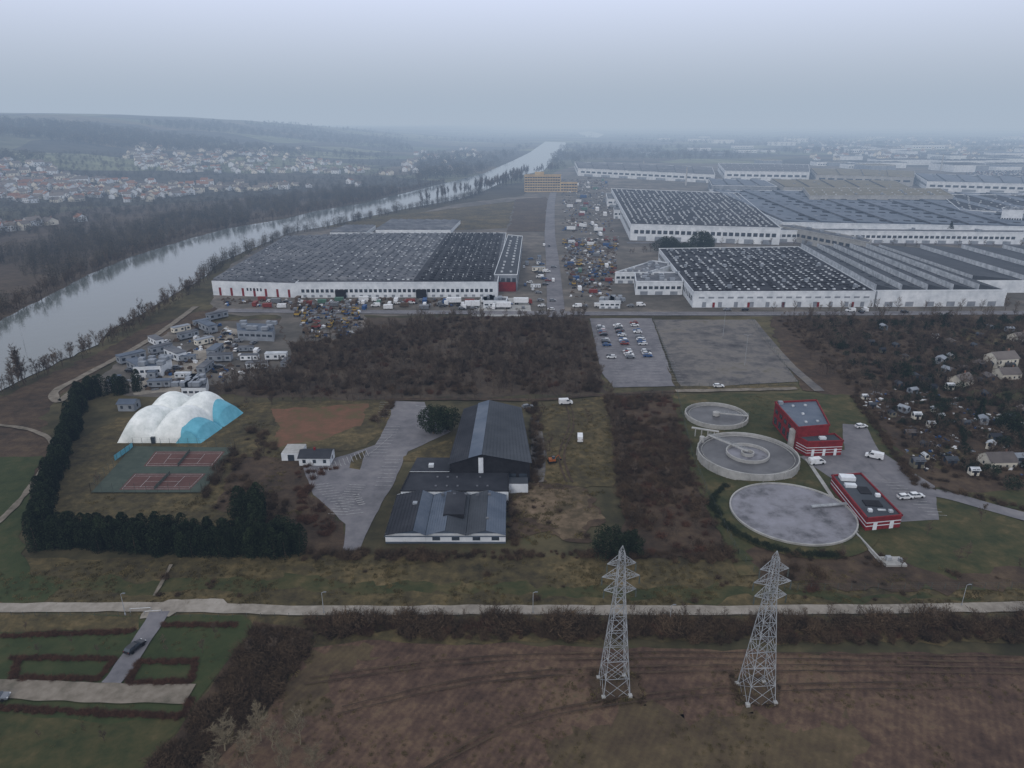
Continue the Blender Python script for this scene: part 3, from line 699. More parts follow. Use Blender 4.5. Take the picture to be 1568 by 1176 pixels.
wstrip(mb,qB[0],qB[1],.2,2.6,3,0,.75,off=.07); wstrip(mb,qA[1],qA[2],4.5,6,5,0,.4); wstrip(mb,qA[3],qA[0],1,3.5,5,2,.4); wstrip(mb,qA[3],qA[0],5,6.4,5,2,.4); wstrip(mb,qB[1],qB[2],.2,2.8,3,0,.4,off=.08)
p=bil(qA,-.02,.12); mb.cyl(p[0],p[1],0,6.5,1.3,20,m=10)
p=bil(qA,.1,.95); mb.box(p[0],p[1],h,1.5,1.5,1,6); p=bil(qB,.55,.5); mb.box(p[0],p[1],h2,2,1.4,.7,0); dots(mb,qA,.2,.9,2,3,h,.8,.8,.5,3,drop=.3,jit=1)
mb.obj('red_treatment_building',BM)
mb=MB(); h=3.6; q=W([(1328,795),(1381,790),(1318,726),(1274,729)],h); walls(mb,q,h,5,7); parapet(mb,q,h,5,.4,.45); stripes(mb,q,h,[(1.3,1.55),(2.3,2.55)],0)
for s,t,a,b_,c_,m in ((.4,.9,4,2.5,1.1,0),(.3,.72,3,1.6,.8,0),(.6,.6,3,4,.25,11),(.5,.3,4.4,3,.3,11),(.85,.45,1.2,1.,.8,0),(.25,.15,1.,1.,.7,0),(.8,.1,1.,1.,.6,3),(.6,.15,2.,.7,.25,3)):
    p=bil(q,s,t); mb.box(p[0],p[1],h,a,b_,c_,m,rot=-.1)
wstrip(mb,q[0],q[1],.2,2.5,2,0,.75,off=.08); wstrip(mb,q[1],q[2],.6,2.4,6,2,.4,off=.08)
mb.obj('red_pump_house',BM)
mb=MB(); x,y=P(1370,866); mb.box(x,y+1,0,5,3.6,.7,0); mb.box(x-1,y+1.4,.7,1.2,1.,1.,1); mb.box(x+1.6,y+.8,.7,.8,.8,.8,1); mb.obj('outfall_chamber',[M['conc'],M['steel']])
A=P(1308,818);B=P(1352,866); mb=MB(); mb.box((A[0]+B[0])/2,(A[1]+B[1])/2,0,math.dist(A,B),.4,1.,0,rot=math.atan2(B[1]-A[1],B[0]-A[0])); mb.obj('retaining_wall',[M['conc']])
# ---------------- vehicles ----------------
def wheel(mb,x,y,r,m,w=.2):
    i=len(mb.v);n=12
    for s in (-w/2,w/2):
        for k in range(n): t=k/n*6.283; mb.v.append((x+r*math.cos(t),y+s,r+r*math.sin(t)))
    for k in range(n): mb.f.append((i+k,i+(k+1)%n,i+n+(k+1)%n,i+n+k)); mb.m.append(m)
    mb.f.append(tuple(i+k for k in range(n))); mb.m.append(m); mb.f.append(tuple(i+n+k for k in range(n))); mb.m.append(m)
def carmesh(p,kind):
    mb=MB()
    if kind=='car':
        mb.loft([(-2.1,.28,.8),(-2.2,.6,.87),(-2.1,.93,.82),(-.5,.96,.84),(1.0,.94,.82),(1.95,.76,.8),(2.18,.5,.82),(2.1,.28,.78)],0)
        mb.loft([(-2.0,.93,.78),(-1.6,1.36,.64),(.15,1.4,.64),(1.05,.93,.76)],1)
        mb.loft([(-1.62,1.36,.66),(-1.55,1.42,.62),(.12,1.46,.62),(.2,1.38,.66)],0)
        for s in (-1,1):
            mb.box(2.1,s*.6,.55,.12,.3,.14,3); mb.box(-2.12,s*.65,.68,.1,.22,.2,4); mb.box(.75,s*.93,.92,.15,.14,.12,0)
            mb.beam((-.6,s*.79,.95),(-.6,s*.66,1.38),.04,n=4,m=0)
        ws=((-1.3,.8),(1.3,.8),(-1.3,-.8),(1.3,-.8)); r=.32
    else:
        mb.loft([(-2.6,.35,.92),(-2.65,1.,.95),(-2.55,2.1,.88),(1.,2.15,.88),(1.75,1.3,.9),(2.5,1.05,.86),(2.65,.6,.88),(2.6,.35,.86)],0)
        mb.loft([(1.06,2.0,.82),(1.08,2.06,.80),(1.78,1.36,.86),(1.7,1.36,.84)],1)
        for s in (-1,1):
            mb.face([(.2,s*.935,1.35),(1.5,s*.935,1.35),(1.05,s*.91,1.9),(.2,s*.91,1.9)],1); mb.box(2.6,s*.6,.75,.12,.3,.2,3); mb.box(-2.64,s*.8,1.,.08,.15,.4,4); mb.box(1.45,s*1.05,1.3,.15,.15,.25,2)
        ws=((-1.6,.86),(1.6,.86),(-1.6,-.86),(1.6,-.86)); r=.36
    for x,y in ws: wheel(mb,x,y,r,2)
    return mb.mesh('body',[p,M['win'],M['tyre'],M['whp'],M['redp']])
CARS=[carmesh(M[k],'car') for k in ('whp','gryp','blkp','gryp','whp','blkp','redp','bluep')]
VAN=carmesh(M['whp'],'van')
def car(px,rot,idx=None,van=False,name='parked_car'):
    x,y=P(*px)
    place('parked_van' if van else name,VAN if van else (CARS[idx] if idx is not None else random.choice(CARS)),x,y,ZL[0]+.01,rot)
car((208,996),1.2,2); car((-4,1074),.2,1); car((1100,594),0,4); car((888,675),1.5,0,True); car((866,620),.1,0,True); car((1250,712),.2,0,True)
car((1338,703),2.6,0,True); car((1402,763),.1,4); car((1318,656),.2,4); car((1385,765),.1,4); car((808,626),.3,1); car((968,845),.2,1)
for i in range(52):
    c=random.choice([(912,944),(938,975),(940,972),(965,1003)]); t=U(0,.6)
    x=c[0]+(c[1]-c[0])*t+5; y=496+90*t; car((x,y),0 if R()<.5 else 3.14)
for i in range(110):
    x,y=random.choice([(U(335,740),U(461,467)),(U(870,1000),U(463,474)),(U(1100,1500),U(476,480)),(U(560,820),U(460,474)),(U(800,830),U(395,450)),(U(1080,1560),U(366,371)),(U(1080,1560),U(366,371)),(U(820,850),U(370,480))])
    car((x,y),random.choice([0,3.14,1.57,0]),van=R()<.2)
def lift(m):
    mb=MB(); mb.box(0,0,.6,3.2,2,.7,0); mb.box(-.5,0,1.3,2.2,1.7,.8,3,taper=.85)
    mb.beam((-.8,0,2.1),(1.8,0,3.0),.2,.18,4,0); mb.beam((1.8,0,3.0),(-1.6,0,3.5),.16,.12,4,0); mb.box(-2.2,0,3.,.9,1.4,.8,1)
    for x in (-1.1,1.1):
        for y in (-1,1): wheel(mb,x,y,.5,2,.35)
    return mb.mesh('lift',[m,M['gryp'],M['tyre'],M['brnp']])
def container(m):
    mb=MB(); mb.box(0,0,.1,6.06,2.44,2.5,0)
    for i in range(16):
        for s in (-1,1): mb.box(-2.8+i*.37,s*1.235,.2,.18,.06,2.3,0)
    mb.box(3.05,0,.2,.05,2.3,2.3,1)
    for s in (-1,1): mb.beam((3.1,s*.5,.2),(3.1,s*.5,2.5),.03,n=4,m=1)
    return mb.mesh('container',[m,M['gryp']])
def cabin(m,rm):
    mb=MB(); mb.box(0,0,.3,9,3.2,2.5,0); mb.box(0,0,2.8,9.3,3.5,.18,1); 
    for x in (-3.2,0,3.2): mb.box(x,-1.62,1.1,1.2,.06,1.,2); mb.box(x,1.62,1.1,1.2,.06,1.,2)
    mb.box(1.6,-1.62,.35,.8,.07,2,3); mb.box(-4.52,0,1.1,.06,1,.9,2)
    for x in (-4,4): mb.box(x,0,0,.3,3,.3,3)
    return mb.mesh('cabin',[m,rm,M['win'],M['gryp']])
def truck(m):
    mb=MB(); mb.box(-1.4,0,1.1,8.5,2.5,2.7,0); mb.box(-.5,0,.7,11,1,.4,2); mb.loft([(3.2,.7,1.2),(3.2,3.1,1.2),(4.9,3.0,1.15),(5.3,1.8,1.2),(5.3,.7,1.2)],1)
    mb.face([(4.97,-1.,2.95),(4.97,1.,2.95),(5.33,1.05,1.9),(5.33,-1.05,1.9)],3)
    for x in (-4.4,-3.3,4): 
        for s in (-1,1): wheel(mb,x,s*1.1,.5,2,.3)
    return mb.mesh('truck',[M['whp'],m,M['tyre'],M['win']])
LIFT=[lift(M[k]) for k in ('redp','bluep','yelp','gryp','yelp','gryp','bluep','brnp')]
CONT=[container(M[k]) for k in ('bluep','brnp','gryp','whp','grnp','whp','redp')]
CAB=[cabin(M[a],M[b]) for a,b in (('wall','roofg'),('wallg','roofb'),('cream','wallg'),('wallg','roofb'),('wall','sky'),('wallg','roofg'))]
TRK=[truck(M[k]) for k in ('bluep','whp','redp')]
def many(name,meshes,px,n,s=(1,1),mind=3.,rots=None):
    w=W(px) ; xs=[a for a,b in w];ys=[b for a,b in w]; got=[]; tries=0
    while len(got)<n and tries<n*40:
        tries+=1; p=(U(min(xs),max(xs)),U(min(ys),max(ys)))
        if not inside(p,w) or any(math.dist(p,g_)<mind for g_ in got): continue
        got.append(p); place(name,random.choice(meshes),p[0],p[1],ZL[0]+.01,random.choice(rots or [0,1.57,U(0,3)])+U(-.06,.06),U(*s))
many('boom_lift',LIFT,[(862,368),(945,368),(940,440),(925,395),(868,395)],20,(.9,1.5),6)
many('boom_lift',LIFT,[(862,398),(925,400),(930,440),(870,440)],20,(.9,1.5),6)
many('boom_lift',LIFT,[(450,470),(555,472),(550,515),(470,520)],30,(.9,1.4),4.5)
many('shipping_container',CONT,[(380,460),(735,462),(735,475),(380,474)],24,(.8,1),8,[0,1.57])
many('shipping_container',CONT,[(870,372),(930,376),(935,458),(870,458)],14,(.8,1),8,[0,1.57])
many('delivery_truck',TRK,[(862,345),(960,345),(960,372),(862,368)],6,(1,1),13)
many('delivery_truck',TRK,[(690,464),(830,464),(830,474),(690,474)],5,(1,1),13,[0,3.14])
many('portable_cabin',CAB,[(200,545),(290,495),(335,488),(330,520),(280,550),(205,575)],15,(.9,1.5),13,[.9,.9,2.4])
many('portable_cabin',CAB,[(335,535),(400,530),(440,560),(330,575),(290,590),(170,598),(160,585)],13,(.7,1.2),10,[.1,.1,1.6])
many('portable_cabin',CAB,[(800,395),(830,395),(835,440),(800,445)],5,(.7,1.1),9,[0,1.57])
many('shipping_container',CONT,[(870,270),(930,275),(935,340),(870,340)],24,(1.,1.6),12,[0,1.57])
many('garage_van',[VAN]+CARS[:4],[(170,595),(225,530),(330,495),(420,540),(300,595)],22,(1,1),5)
hall('cabin_yard_shed',[(363,506),(418,508),(420,496),(362,494)],5,6,8,0,None,6,False)
hall('cabin_yard_shed',[(277,594),(315,594),(318,578),(288,578)],4,0,4,0,None,4,False)
hall('cabin_yard_shed',[(203,562),(245,560),(262,548),(225,550)],5,0,8,0,None,5,False)
mb=MB(); mb.box(0,0,.1,3.4,.6,.7,1); mb.box(0,1.6,.1,3.4,.6,.7,1); mb.box(0,.8,.8,2.6,2.,.9,0); mb.box(.4,.4,1.7,1.2,1.1,1.,2,taper=.85); mb.beam((1.2,1,1.5),(2.6,1,2.8),.14,n=4,m=0); mb.beam((2.6,1,2.8),(3.6,1,1.),.12,n=4,m=0); mb.box(3.6,1,.5,.6,.8,.6,1)
place('excavator',mb.mesh('excavator',[M['orap'],M['tyre'],M['win']]),*P(846,711),ZL[0],.2,.8)
def lamp(px,h,arm=1.5,name='street_lamp',heads=1):
    x,y=P(*px); mb=MB(); mb.beam((x,y,0),(x,y,h),.09,.05,6); 
    for k in range(heads):
        s=1 if k==0 else -1; mb.beam((x,y,h-.05),(x+s*arm,y,h+.2),.05,n=4); mb.box(x+s*(arm+.2),y,h+.1,.6,.25,.13,1)
    mb.cyl(x,y,0,.5,.16,8); mb.obj(name,[M['steel'],M['gryp']])
for p_ in ((192,942),(496,940),(816,940),(1472,928),(1025,960)): lamp(p_,5.5,.5)
lamp((1140,560),14,1.2,'floodlight_mast',2); lamp((1107,515),14,1.2,'floodlight_mast',2); lamp((37,528),9); lamp((722,486),9,1.2,'floodlight_mast',2)
mb=MB(); 
for a,b_ in (((200,938),(232,936)),((222,942),(248,940))):
    A=P(*a);B=P(*b_); mb.beam((*A,0),(*A,1.1),.07,n=4); mb.beam((*B,0),(*B,1.1),.07,n=4); mb.beam((*A,1),(*B,1),.05,n=4,m=1)
mb.obj('road_barrier',[M['steel'],M['whp']])
# ---------------- pylons ----------------
def pylon(px,Ht,bw):
    x,y=P(*px); mb=MB(); r=.045
    lv=[0,.13,.25,.36,.46,.55,.63,.70,.755,.81,.865,.92,.955]
    def hw(t): 
        return bw/2*(1-t/.70)+.8*(t/.70) if t<.7 else .8-(t-.7)/.255*.35
    def cor(t): 
        w=hw(t); z=t*Ht; return [(-w,-w,z),(w,-w,z),(w,w,z),(-w,w,z)]
    for a,b_ in zip(lv,lv[1:]):
        A=cor(a);B=cor(b_)
        for i in range(4):
            j=(i+1)%4
            mb.beam(A[i],B[i],.08,n=4); mb.beam(A[i],B[j],r,n=4); mb.beam(A[j],B[i],r,n=4); mb.beam(B[i],B[j],r,n=4)
            if a<.4:
                mid=[(A[i][k]+A[j][k])/2 for k in range(3)]; mb.beam(mid,[(A[i][k]*.5+B[i][k]*.5) for k in range(3)],.03,n=4); mb.beam(mid,[(A[j][k]*.5+B[j][k]*.5) for k in range(3)],.03,n=4)
    for c in cor(.955): mb.beam(c,(0,0,Ht),.06,n=4)
    for t,L_ in ((.70,2.1),(.79,2.7),(.875,2.)):
        z=t*Ht; w=hw(t)
        for s in (-1,1):
            tip=(s*(w+L_),0,z+.25)
            for yy in (-w,w):
                mb.beam((s*w,yy,z),tip,.06,n=4); mb.beam((s*w,yy,z+1.6),tip,.05,n=4)
                for k in (1,2,3):
                    f=k/4; lo=[s*w+(tip[0]-s*w)*f,yy*(1-f),z+.25*f]; up=[lo[0],lo[1],z+1.6+(tip[2]-z-1.6)*f]; mb.beam(lo,up,.035,n=4)
                    f2=(k-1)/4; lo2=[s*w+(tip[0]-s*w)*f2,yy*(1-f2),z+.25*f2]; mb.beam(lo2,up,.035,n=4)
            mb.beam(tip,(tip[0],0,z-1.5),.08,.08,6,1)
            for k in range(6): mb.cyl(tip[0],0,z-1.4+k*.22,z-1.34+k*.22,.14,8,m=1)
    for c in cor(0): mb.box(c[0],c[1],0,.7,.7,.6,2)
    me=mb.mesh('lattice',[M['steel'],M['mesh'],M['conc']]); place('electricity_pylon',me,x,y,.1,.08)
pylon((940,1054),31.2,5.0); pylon((1157,1064),31.2,5.2)
patch('pylon_base_scrub',[(912,1034),(972,1034),(980,1074),(912,1074)],M['brushg'],2.2,.8); patch('pylon_base_scrub',[(1126,1041),(1184,1043),(1190,1078),(1136,1078)],M['brushg'],2.2,.8)
# ---------------- tree prototypes ----------------
def rdir(up=.3):
    a=U(0,6.283); z=U(up,1); r=math.sqrt(max(0,1-min(1,z)**2)) if z<1 else 0
    return Vector((r*math.cos(a),r*math.sin(a),z)).normalized()
def baretree(seed,Ht,spread,nl=12,n2=6,n3=5,tw=.05,mat='bark'):
    random.seed(seed); mb=MB()
    top=Vector((U(-.4,.4),U(-.4,.4),Ht*.8)); pr=Vector((0,0,0)); r=Ht*.018
    pts=[pr]
    for k in range(1,5):
        p=top*(k/4)+Vector((U(-.25,.25),U(-.25,.25),0)); mb.beam(pts[-1],p,r*(1-(k-1)*.22),r*(1-k*.22)+.01,5); pts.append(p)
    for i in range(nl):
        t=U(.2,1); k=min(3,int(t*4)); b0=pts[k].lerp(pts[k+1],t*4-k)
        a=i*2.4+U(-.4,.4); d=Vector((math.cos(a)*spread,math.sin(a)*spread,U(.5,1.3))).normalized(); l=Ht*U(.24,.38)*(1.15-.5*t)
        mid=b0+d*l*.5; d2=(d+Vector((0,0,.35))).normalized(); e=mid+d2*l*.5
        mb.beam(b0,mid,r*.42,r*.3,3); mb.beam(mid,e,r*.3,r*.1,3)
        for j in range(n2):
            s=U(.25,1); p=b0.lerp(mid,s*2) if s<.5 else mid.lerp(e,s*2-1)
            dd=(d2*.6+rdir(-.3)*.8+Vector((0,0,.25))).normalized(); l2=l*U(.35,.55); q_=p+dd*l2
            mb.beam(p,q_,r*.14,r*.05,3)
            for _ in range(n3):
                s2=U(.2,1); p2=p.lerp(q_,s2); d3=(dd+rdir(-.6)).normalized(); e3=p2+d3*l2*U(.4,.8)
                w=d3.orthogonal().normalized()*tw
                mb.face([p2-w,p2+w,e3])
    return mb.mesh('bare_tree',[M[mat]])
for i in range(4): proto('bare_trees','bare_tree',baretree(20+i,8,.8,12,6,5,.05))
for i in range(3): proto('tall_trees','poplar',baretree(40+i,14,.35,20,6,6,.07))
for i in range(3): proto('pale_trees','pale_tree',baretree(60+i,7,.95,18,10,9,.022,mat='bark2'))
def clump(seed,n,rx,rz,size,shape,mats,trunk=0,z0=0.):
    random.seed(seed); mb=MB()
    if trunk: mb.beam((0,0,0),(0,0,z0+rz*1.4),trunk,trunk*.3,6,len(mats)-1)
    ph=[U(0,6.28) for _ in range(6)]
    for _ in range(n):
        if shape=='cone':
            t=R()**1.4; z=z0+t*rz*2; a=U(0,6.283); lobe=1+.18*math.sin(3*a+ph[0]+t*4)+.12*math.sin(7*a+ph[1]+t*9); rad=rx*(1-t)**.75*lobe*(R()**.35)
        elif shape=='col':
            t=R(); z=z0+t*rz*2; a=U(0,6.283); lobe=1+.15*math.sin(3*a+ph[0]+t*5); rad=rx*(1-t**4)**.5*lobe*(R()**.3)
        else:
            v=rdir(-1)*(R()**.3); a=math.atan2(v.y,v.x); rad=rx*math.hypot(v.x,v.y)*(1+.22*math.sin(3*a+ph[2])+.2*math.sin(5*a+ph[3]+v.z*3)); z=z0+rz+v.z*rz*(1+.15*math.sin(4*a+ph[4]))
        c=Vector((rad*math.cos(a),rad*math.sin(a),max(.05,z)))
        u=rdir(-1)*size*U(.5,1.2); w=rdir(-1)*size*U(.4,.9)
        mb.face([c-u*.5-w*.3,c+u*.5-w*.2,c+w*.7])
    return mb.mesh('foliage',mats)
for i in range(3): proto('hedge_conifers','hedge_conifer',clump(80+i,1500,1.9,4.,.5,'col',[M['conif'],M['bark']],.2))
for i in range(2): proto('evergreens','evergreen_shrub',clump(90+i,600,2.,1.7,.4,'ball',[M['evg'],M['bark']],.12))
def shrub(seed,n,r,h,w,mat,k3=3):
    random.seed(seed); mb=MB()
    for _ in range(n):
        b0=Vector((U(-r,r)*.6,U(-r,r)*.6,0)); d=Vector((U(-1,1),U(-1,1),U(.5,1.6))).normalized(); l=h*U(.5,1.); m1=b0+d*l
        o_=d.orthogonal().normalized()*w; mb.face([b0-o_,b0+o_,m1])
        for k in range(k3):
            p=b0.lerp(m1,U(.3,1)); e=p+rdir(-.4)*h*U(.2,.4); mb.face([p-o_*.7,p+o_*.7,e])
    return mb.mesh('shrub',[M[mat]])
for i in range(3): proto('shrubs','bramble',shrub(100+i,120,1.5,2.2,.052,'twig'))
for i in range(2): proto('red_shrubs','russet_bush',shrub(110+i,120,1.2,1.8,.052,'twigred'))
for i in range(3): proto('tufts','grass_tuft',shrub(115+i,24,.8,.55,.07,'tuft',1))
for i in range(3): proto('far_trees','distant_tree',clump(120+i,110,4.,4.2,1.3,'ball',[M['far'],M['bark']],.3,1.))
for i in range(2): proto('big_far_trees','distant_tree',clump(130+i,280,3.2,4.6,.7,'ball',[M['far'],M['bark']],.25,1.))
random.seed(5)
# ---------------- vegetation ----------------
wood=W([(560,505),(700,486),(895,486),(905,520),(922,600),(590,606),(420,606),(330,600),(440,570),(450,530)])
scatter('winter_woodland',sample(wood,3.6,(.05,-.4),2400),'bare_trees',(.5,.95))
scatter('woodland_undergrowth',sample(wood,3.2,(.07,-.2),1800),'shrubs',(.7,1.2))
scatter('woodland_undergrowth_russet',sample(wood,8,None,400),'red_shrubs',(.7,1.3))
scatter('woodland_edge_trees',sample(W([(395,565),(440,560),(470,606),(300,608)]),4),'bare_trees',(.6,1.))
scatter('riverside_trees',along([(-200,655),(0,602),(60,575),(150,532),(230,488),(310,432)],2.6,4)+along([(-100,640),(0,602),(150,532),(300,440)],5,3),'bare_trees',(.6,1.15))
scatter('riverside_far_trees',along([(310,430),(340,405),(400,378),(450,357),(500,350),(560,336),(620,322),(700,308),(740,295)],3.,5),'big_far_trees',(.6,1.1))
scatter('riverside_poplars',along([(640,312),(740,292),(800,268),(850,262)],7,10)+along([(740,292),(770,285),(800,275)],4,12),'tall_trees',(.8,1.3))
scatter('poplar_trees',[P(22,590),P(30,592),P(38,590)],'tall_trees',(.8,1.))
lb=W([(-300,545),(-60,512),(0,487),(130,420),(290,362),(440,331),(560,308),(620,293),(540,290),(440,305),(330,320),(200,345),(60,365),(-300,390)])
scatter('left_bank_woods',sample(lb,7.8,(.012,-.3),3200),'big_far_trees',(.7,1.3),terrain=True)
scatter('left_bank_fringe',along([(-100,530),(0,488),(130,420),(290,363),(350,348),(440,333),(560,310),(680,280)],2.8,3),'bare_trees',(.8,1.3))
scatter('conifer_hedge',along([(125,612),(112,660),(92,710),(72,760),(60,815)],1.0,1.6)+along([(58,835),(200,842),(330,846),(462,848)],.85,1.5)+along([(70,822),(250,830),(455,836)],1.4,1.3),'hedge_conifers',(.8,1.0),var=.15)
scatter('conifer_hedge',along([(120,615),(160,603),(215,600)],1.6,2),'hedge_conifers',(.8,1.15))
scatter('conifer_hedge',along([(355,790),(385,790),(395,830)],2,3),'hedge_conifers',(.9,1.2))
scatter('roadside_thicket',along([(475,957),(700,958),(1000,962),(1300,960),(1800,955)],.6,1.7),'shrubs',(.7,1.6),var=.7)
scatter('roadside_thicket',along([(480,968),(800,972),(1200,978),(1800,975)],.9,1.5),'shrubs',(.5,1.1),var=.7)
scatter('roadside_thicket_russet',along([(480,964),(800,966),(1200,970),(1800,968)],2.2,2),'red_shrubs',(.6,1.2),var=.7)
scatter('roadside_small_trees',along([(480,955),(1060,955),(1300,958),(1600,952)],4,1.5),'bare_trees',(.35,.6))
scatter('bramble_thicket',sample(W([(390,965),(475,965),(470,1000),(430,1055),(380,1110),(330,1130),(290,1180),(230,1180),(300,1100),(350,1030)]),1.25),'shrubs',(.5,1.3),var=.6)
scatter('bramble_thicket_trees',sample(W([(380,975),(470,975),(430,1040),(360,1060)]),3),'bare_trees',(.35,.6))
scatter('field_edge_scrub',along([(470,985),(430,1060),(380,1115),(300,1180)],1.2,2.5),'tufts',(1.,2.2))
scatter('pale_bare_trees',[P(345,1150),P(380,1165),P(420,1150),P(460,1140),P(330,1210),P(440,1190),P(385,1215),P(480,1185),P(400,1135)],'pale_trees',(.9,1.3))
scatter('heath_scrub',sample(W([(938,610),(1030,606),(1058,700),(1092,800),(1118,848),(965,850),(955,750)]),1.9,(.06,-.25)),'shrubs',(.5,1.2),var=.6)
scatter('heath_scrub_russet',sample(W([(938,610),(1030,606),(1058,700),(1092,800),(1118,848),(965,850),(955,750)]),4),'red_shrubs',(.5,1.2))
scatter('heath_scrub_trees',sample(W([(938,610),(1030,606),(1058,700),(1092,800),(1118,848),(965,850),(955,750)]),5.5),'bare_trees',(.3,.6))
scatter('russet_bushes',[P(1012,755),P(1018,760),P(1005,758),P(1022,752),P(1012,765),P(1240,905),P(1245,900)],'red_shrubs',(1.,1.7))
scatter('russet_bushes',sample(W([(455,705),(515,718),(470,760),(520,800),(500,830),(450,790)]),2.5),'red_shrubs',(.5,1.1))
scatter('dike_hedgerow',along([(470,853),(560,850),(700,852),(780,850),(900,850),(1120,858)],.8,1.8),'shrubs',(.5,1.0),var=.7)
scatter('dike_bushes',sample(W([(0,860),(480,862),(1130,872),(1568,915),(1568,925),(0,920)]),7,(.04,.05)),'shrubs',(.35,.7),var=.6)
gr=W([(-120,862),(480,858),(1130,862),(1700,905),(1700,926),(-120,926)])
scatter('dry_grass_tufts',sample(gr,1.25,(.09,-.1),7500),'tufts',(.6,1.2))
scatter('meadow_tufts',sample(W([(820,625),(925,607),(945,700),(940,745),(780,840),(780,750),(815,700)]),1.5,(.08,-.2))+sample(W([(345,620),(420,620),(430,690),(480,845),(140,800),(130,760),(310,760),(360,690)]),1.7,(.08,0)),'tufts',(.7,1.4))
scatter('works_tufts',sample(W([(1040,606),(1190,606),(1100,760),(1140,860),(1300,840),(1560,880),(1560,902),(1180,900)]),1.8,(.08,0)),'tufts',(.6,1.1))
scatter('stubble_tufts',sample(W([(480,1000),(900,998),(1650,1012),(1700,1180),(340,1180),(440,1060)]),1.5,(.07,0),5500),'tufts',(.5,.9))
scatter('pylon_scrub',sample(W([(908,1030),(978,1032),(985,1076),(908,1076)]),1.0)+sample(W([(1122,1037),(1188,1040),(1192,1080),(1132,1080)]),1.0),'tufts',(1.,1.9))
scatter('pylon_brambles',sample(W([(905,1028),(980,1030),(988,1080),(905,1080)]),2)+sample(W([(1120,1035),(1190,1038),(1195,1082),(1130,1082)]),2),'shrubs',(.3,.55))
scatter('car_park_shrubs',sample(W([(360,700),(400,640),(372,690),(380,740),(440,770),(450,830),(330,780)]),3),'shrubs',(.6,1.2))
scatter('scrub_bushes',along([(575,650),(600,615)],1.5,2)+along([(815,620),(825,700),(812,740)],1.3,1.5)+along([(780,745),(782,835)],2,1.5)+along([(395,660),(410,690),(380,705)],1.5,3)+along([(310,760),(360,690)],1.5,1.5)+along([(932,605),(950,700),(962,790)],1.0,1.5),'shrubs',(.6,1.2))
scatter('worn_ground_weeds',sample(W([(785,742),(900,748),(916,790),(895,838),(790,832)]),1.8,(.12,-.05)),'tufts',(.9,1.8))
scatter('worn_ground_brambles',sample(W([(785,742),(900,748),(916,790),(895,838),(790,832)]),4,(.12,.1)),'shrubs',(.3,.6))
scatter('meadow_trees',along([(816,600),(830,690)],6,3)+along([(935,600),(950,720)],5,2)+along([(590,612),(910,606)],5,1.5)+[P(150,740),P(395,690),P(405,700),P(340,740),P(480,790),P(505,810),P(595,640),P(580,655),P(590,650),P(836,700),P(842,690),P(900,650)],'bare_trees',(.5,.9))
scatter('pitch_edge_trees',along([(365,620),(600,614)],3,1.2),'bare_trees',(.4,.7))
scatter('works_lawn_shrubs',sample(W([(1160,850),(1300,840),(1560,890),(1560,900),(1180,895)]),5),'shrubs',(.4,1.0))
scatter('works_hedge',along([(1305,605),(1360,680),(1400,740)],1.1,1)+along([(1400,742),(1568,780)],1.4,.8),'shrubs',(.5,1.))
scatter('basin_hedge',[(bx+(20.5+U(-.9,.9))*math.cos(a),by+(20.5+U(-.9,.9))*math.sin(a)) for a in [2.3+2.6*i/95 for i in range(96)]],'evergreens',(.35,.55))
scatter('works_young_trees',[P(1290,855),P(1465,860),P(1480,855),P(1560,870),P(1500,800),P(1420,820),P(1380,870)],'bare_trees',(.4,.7))
scatter('allotment_bare_trees',sample(W([(1190,490),(1320,490),(1900,485),(2000,640),(1568,640),(1400,600),(1280,598)]),5.),'bare_trees',(.5,1.))
scatter('allotment_bare_trees',sample(W([(1310,600),(1568,640),(1700,740),(1420,735)]),4.8),'bare_trees',(.35,.75))
scatter('allotment_shrubs',sample(W([(1190,490),(1900,485),(2000,740),(1568,745),(1420,738),(1320,610)]),3.1,None,4400),'shrubs',(.4,1.))
scatter('allotment_evergreens',sample(W([(1230,490),(1900,485),(2000,740),(1568,755),(1440,720),(1340,600)]),7.),'evergreens',(.4,1.15))
for l_ in ([(1320,560),(1568,548)],[(1400,620),(1500,612)],[(1370,650),(1470,650),(1480,700)],[(1500,660),(1568,690)],[(1420,580),(1440,620)],[(1500,720),(1568,715)],[(1350,620),(1420,610)]): scatter('allotment_hedge',along(l_,1.5,.5),'evergreens',(.4,.65))
scatter('allotment_evergreens',along([(1290,500),(1568,495)],4,4)+along([(1380,600),(1500,560)],3,2)+along([(1540,650),(1568,690)],2,1.5),'evergreens',(.6,1.2))
scatter('street_trees',along([(1090,376),(1560,380)],12,3)+along([(960,390),(1000,386)],5,3)+along([(1180,478),(1568,476)],7,1),'bare_trees',(.6,1.0))
hl=[[(20,1008),(178,1010),(152,1040),(30,1040)],[(28,1012),(20,1042)],[(212,1014),(300,1014),(292,1045),(196,1047),(212,1014)],[(0,1085),(150,1093),(280,1098),(292,1072)],[(0,975),(200,968)],[(250,958),(360,958)]]
pts=[]
for l_ in hl: pts+=along(l_,.3,.4)
scatter('clipped_beech_hedge',pts,'red_shrubs',(.46,.6),(.8,1.))
scatter('park_saplings',[P(x,y) for x,y in ((60,1000),(110,985),(150,1000),(255,1000),(310,1000),(130,1120),(60,1130),(160,1135),(250,985),(40,965),(330,975))],'bare_trees',(.25,.42))
scatter('park_tufts',sample(W([(-50,945),(360,945),(330,1030),(200,1176),(-50,1176)]),2.2,(.1,.05)),'tufts',(.5,.8))
def bigtree(name,seed,px,n,rx,rz,size,shape,mat,z0=1.,trunk=.4):
    x,y=P(*px); me=clump(seed,n,rx,rz,size,shape,[M[mat],M['bark']],trunk,z0); place(name,me,x,y,0)
bigtree('cedar_tree',200,(664,664),5000,4.8,4.8,.6,'ball','conif',.6,.45)
bigtree('cedar_tree',201,(686,660),3800,4.2,4.2,.55,'ball','conif',.6,.4)
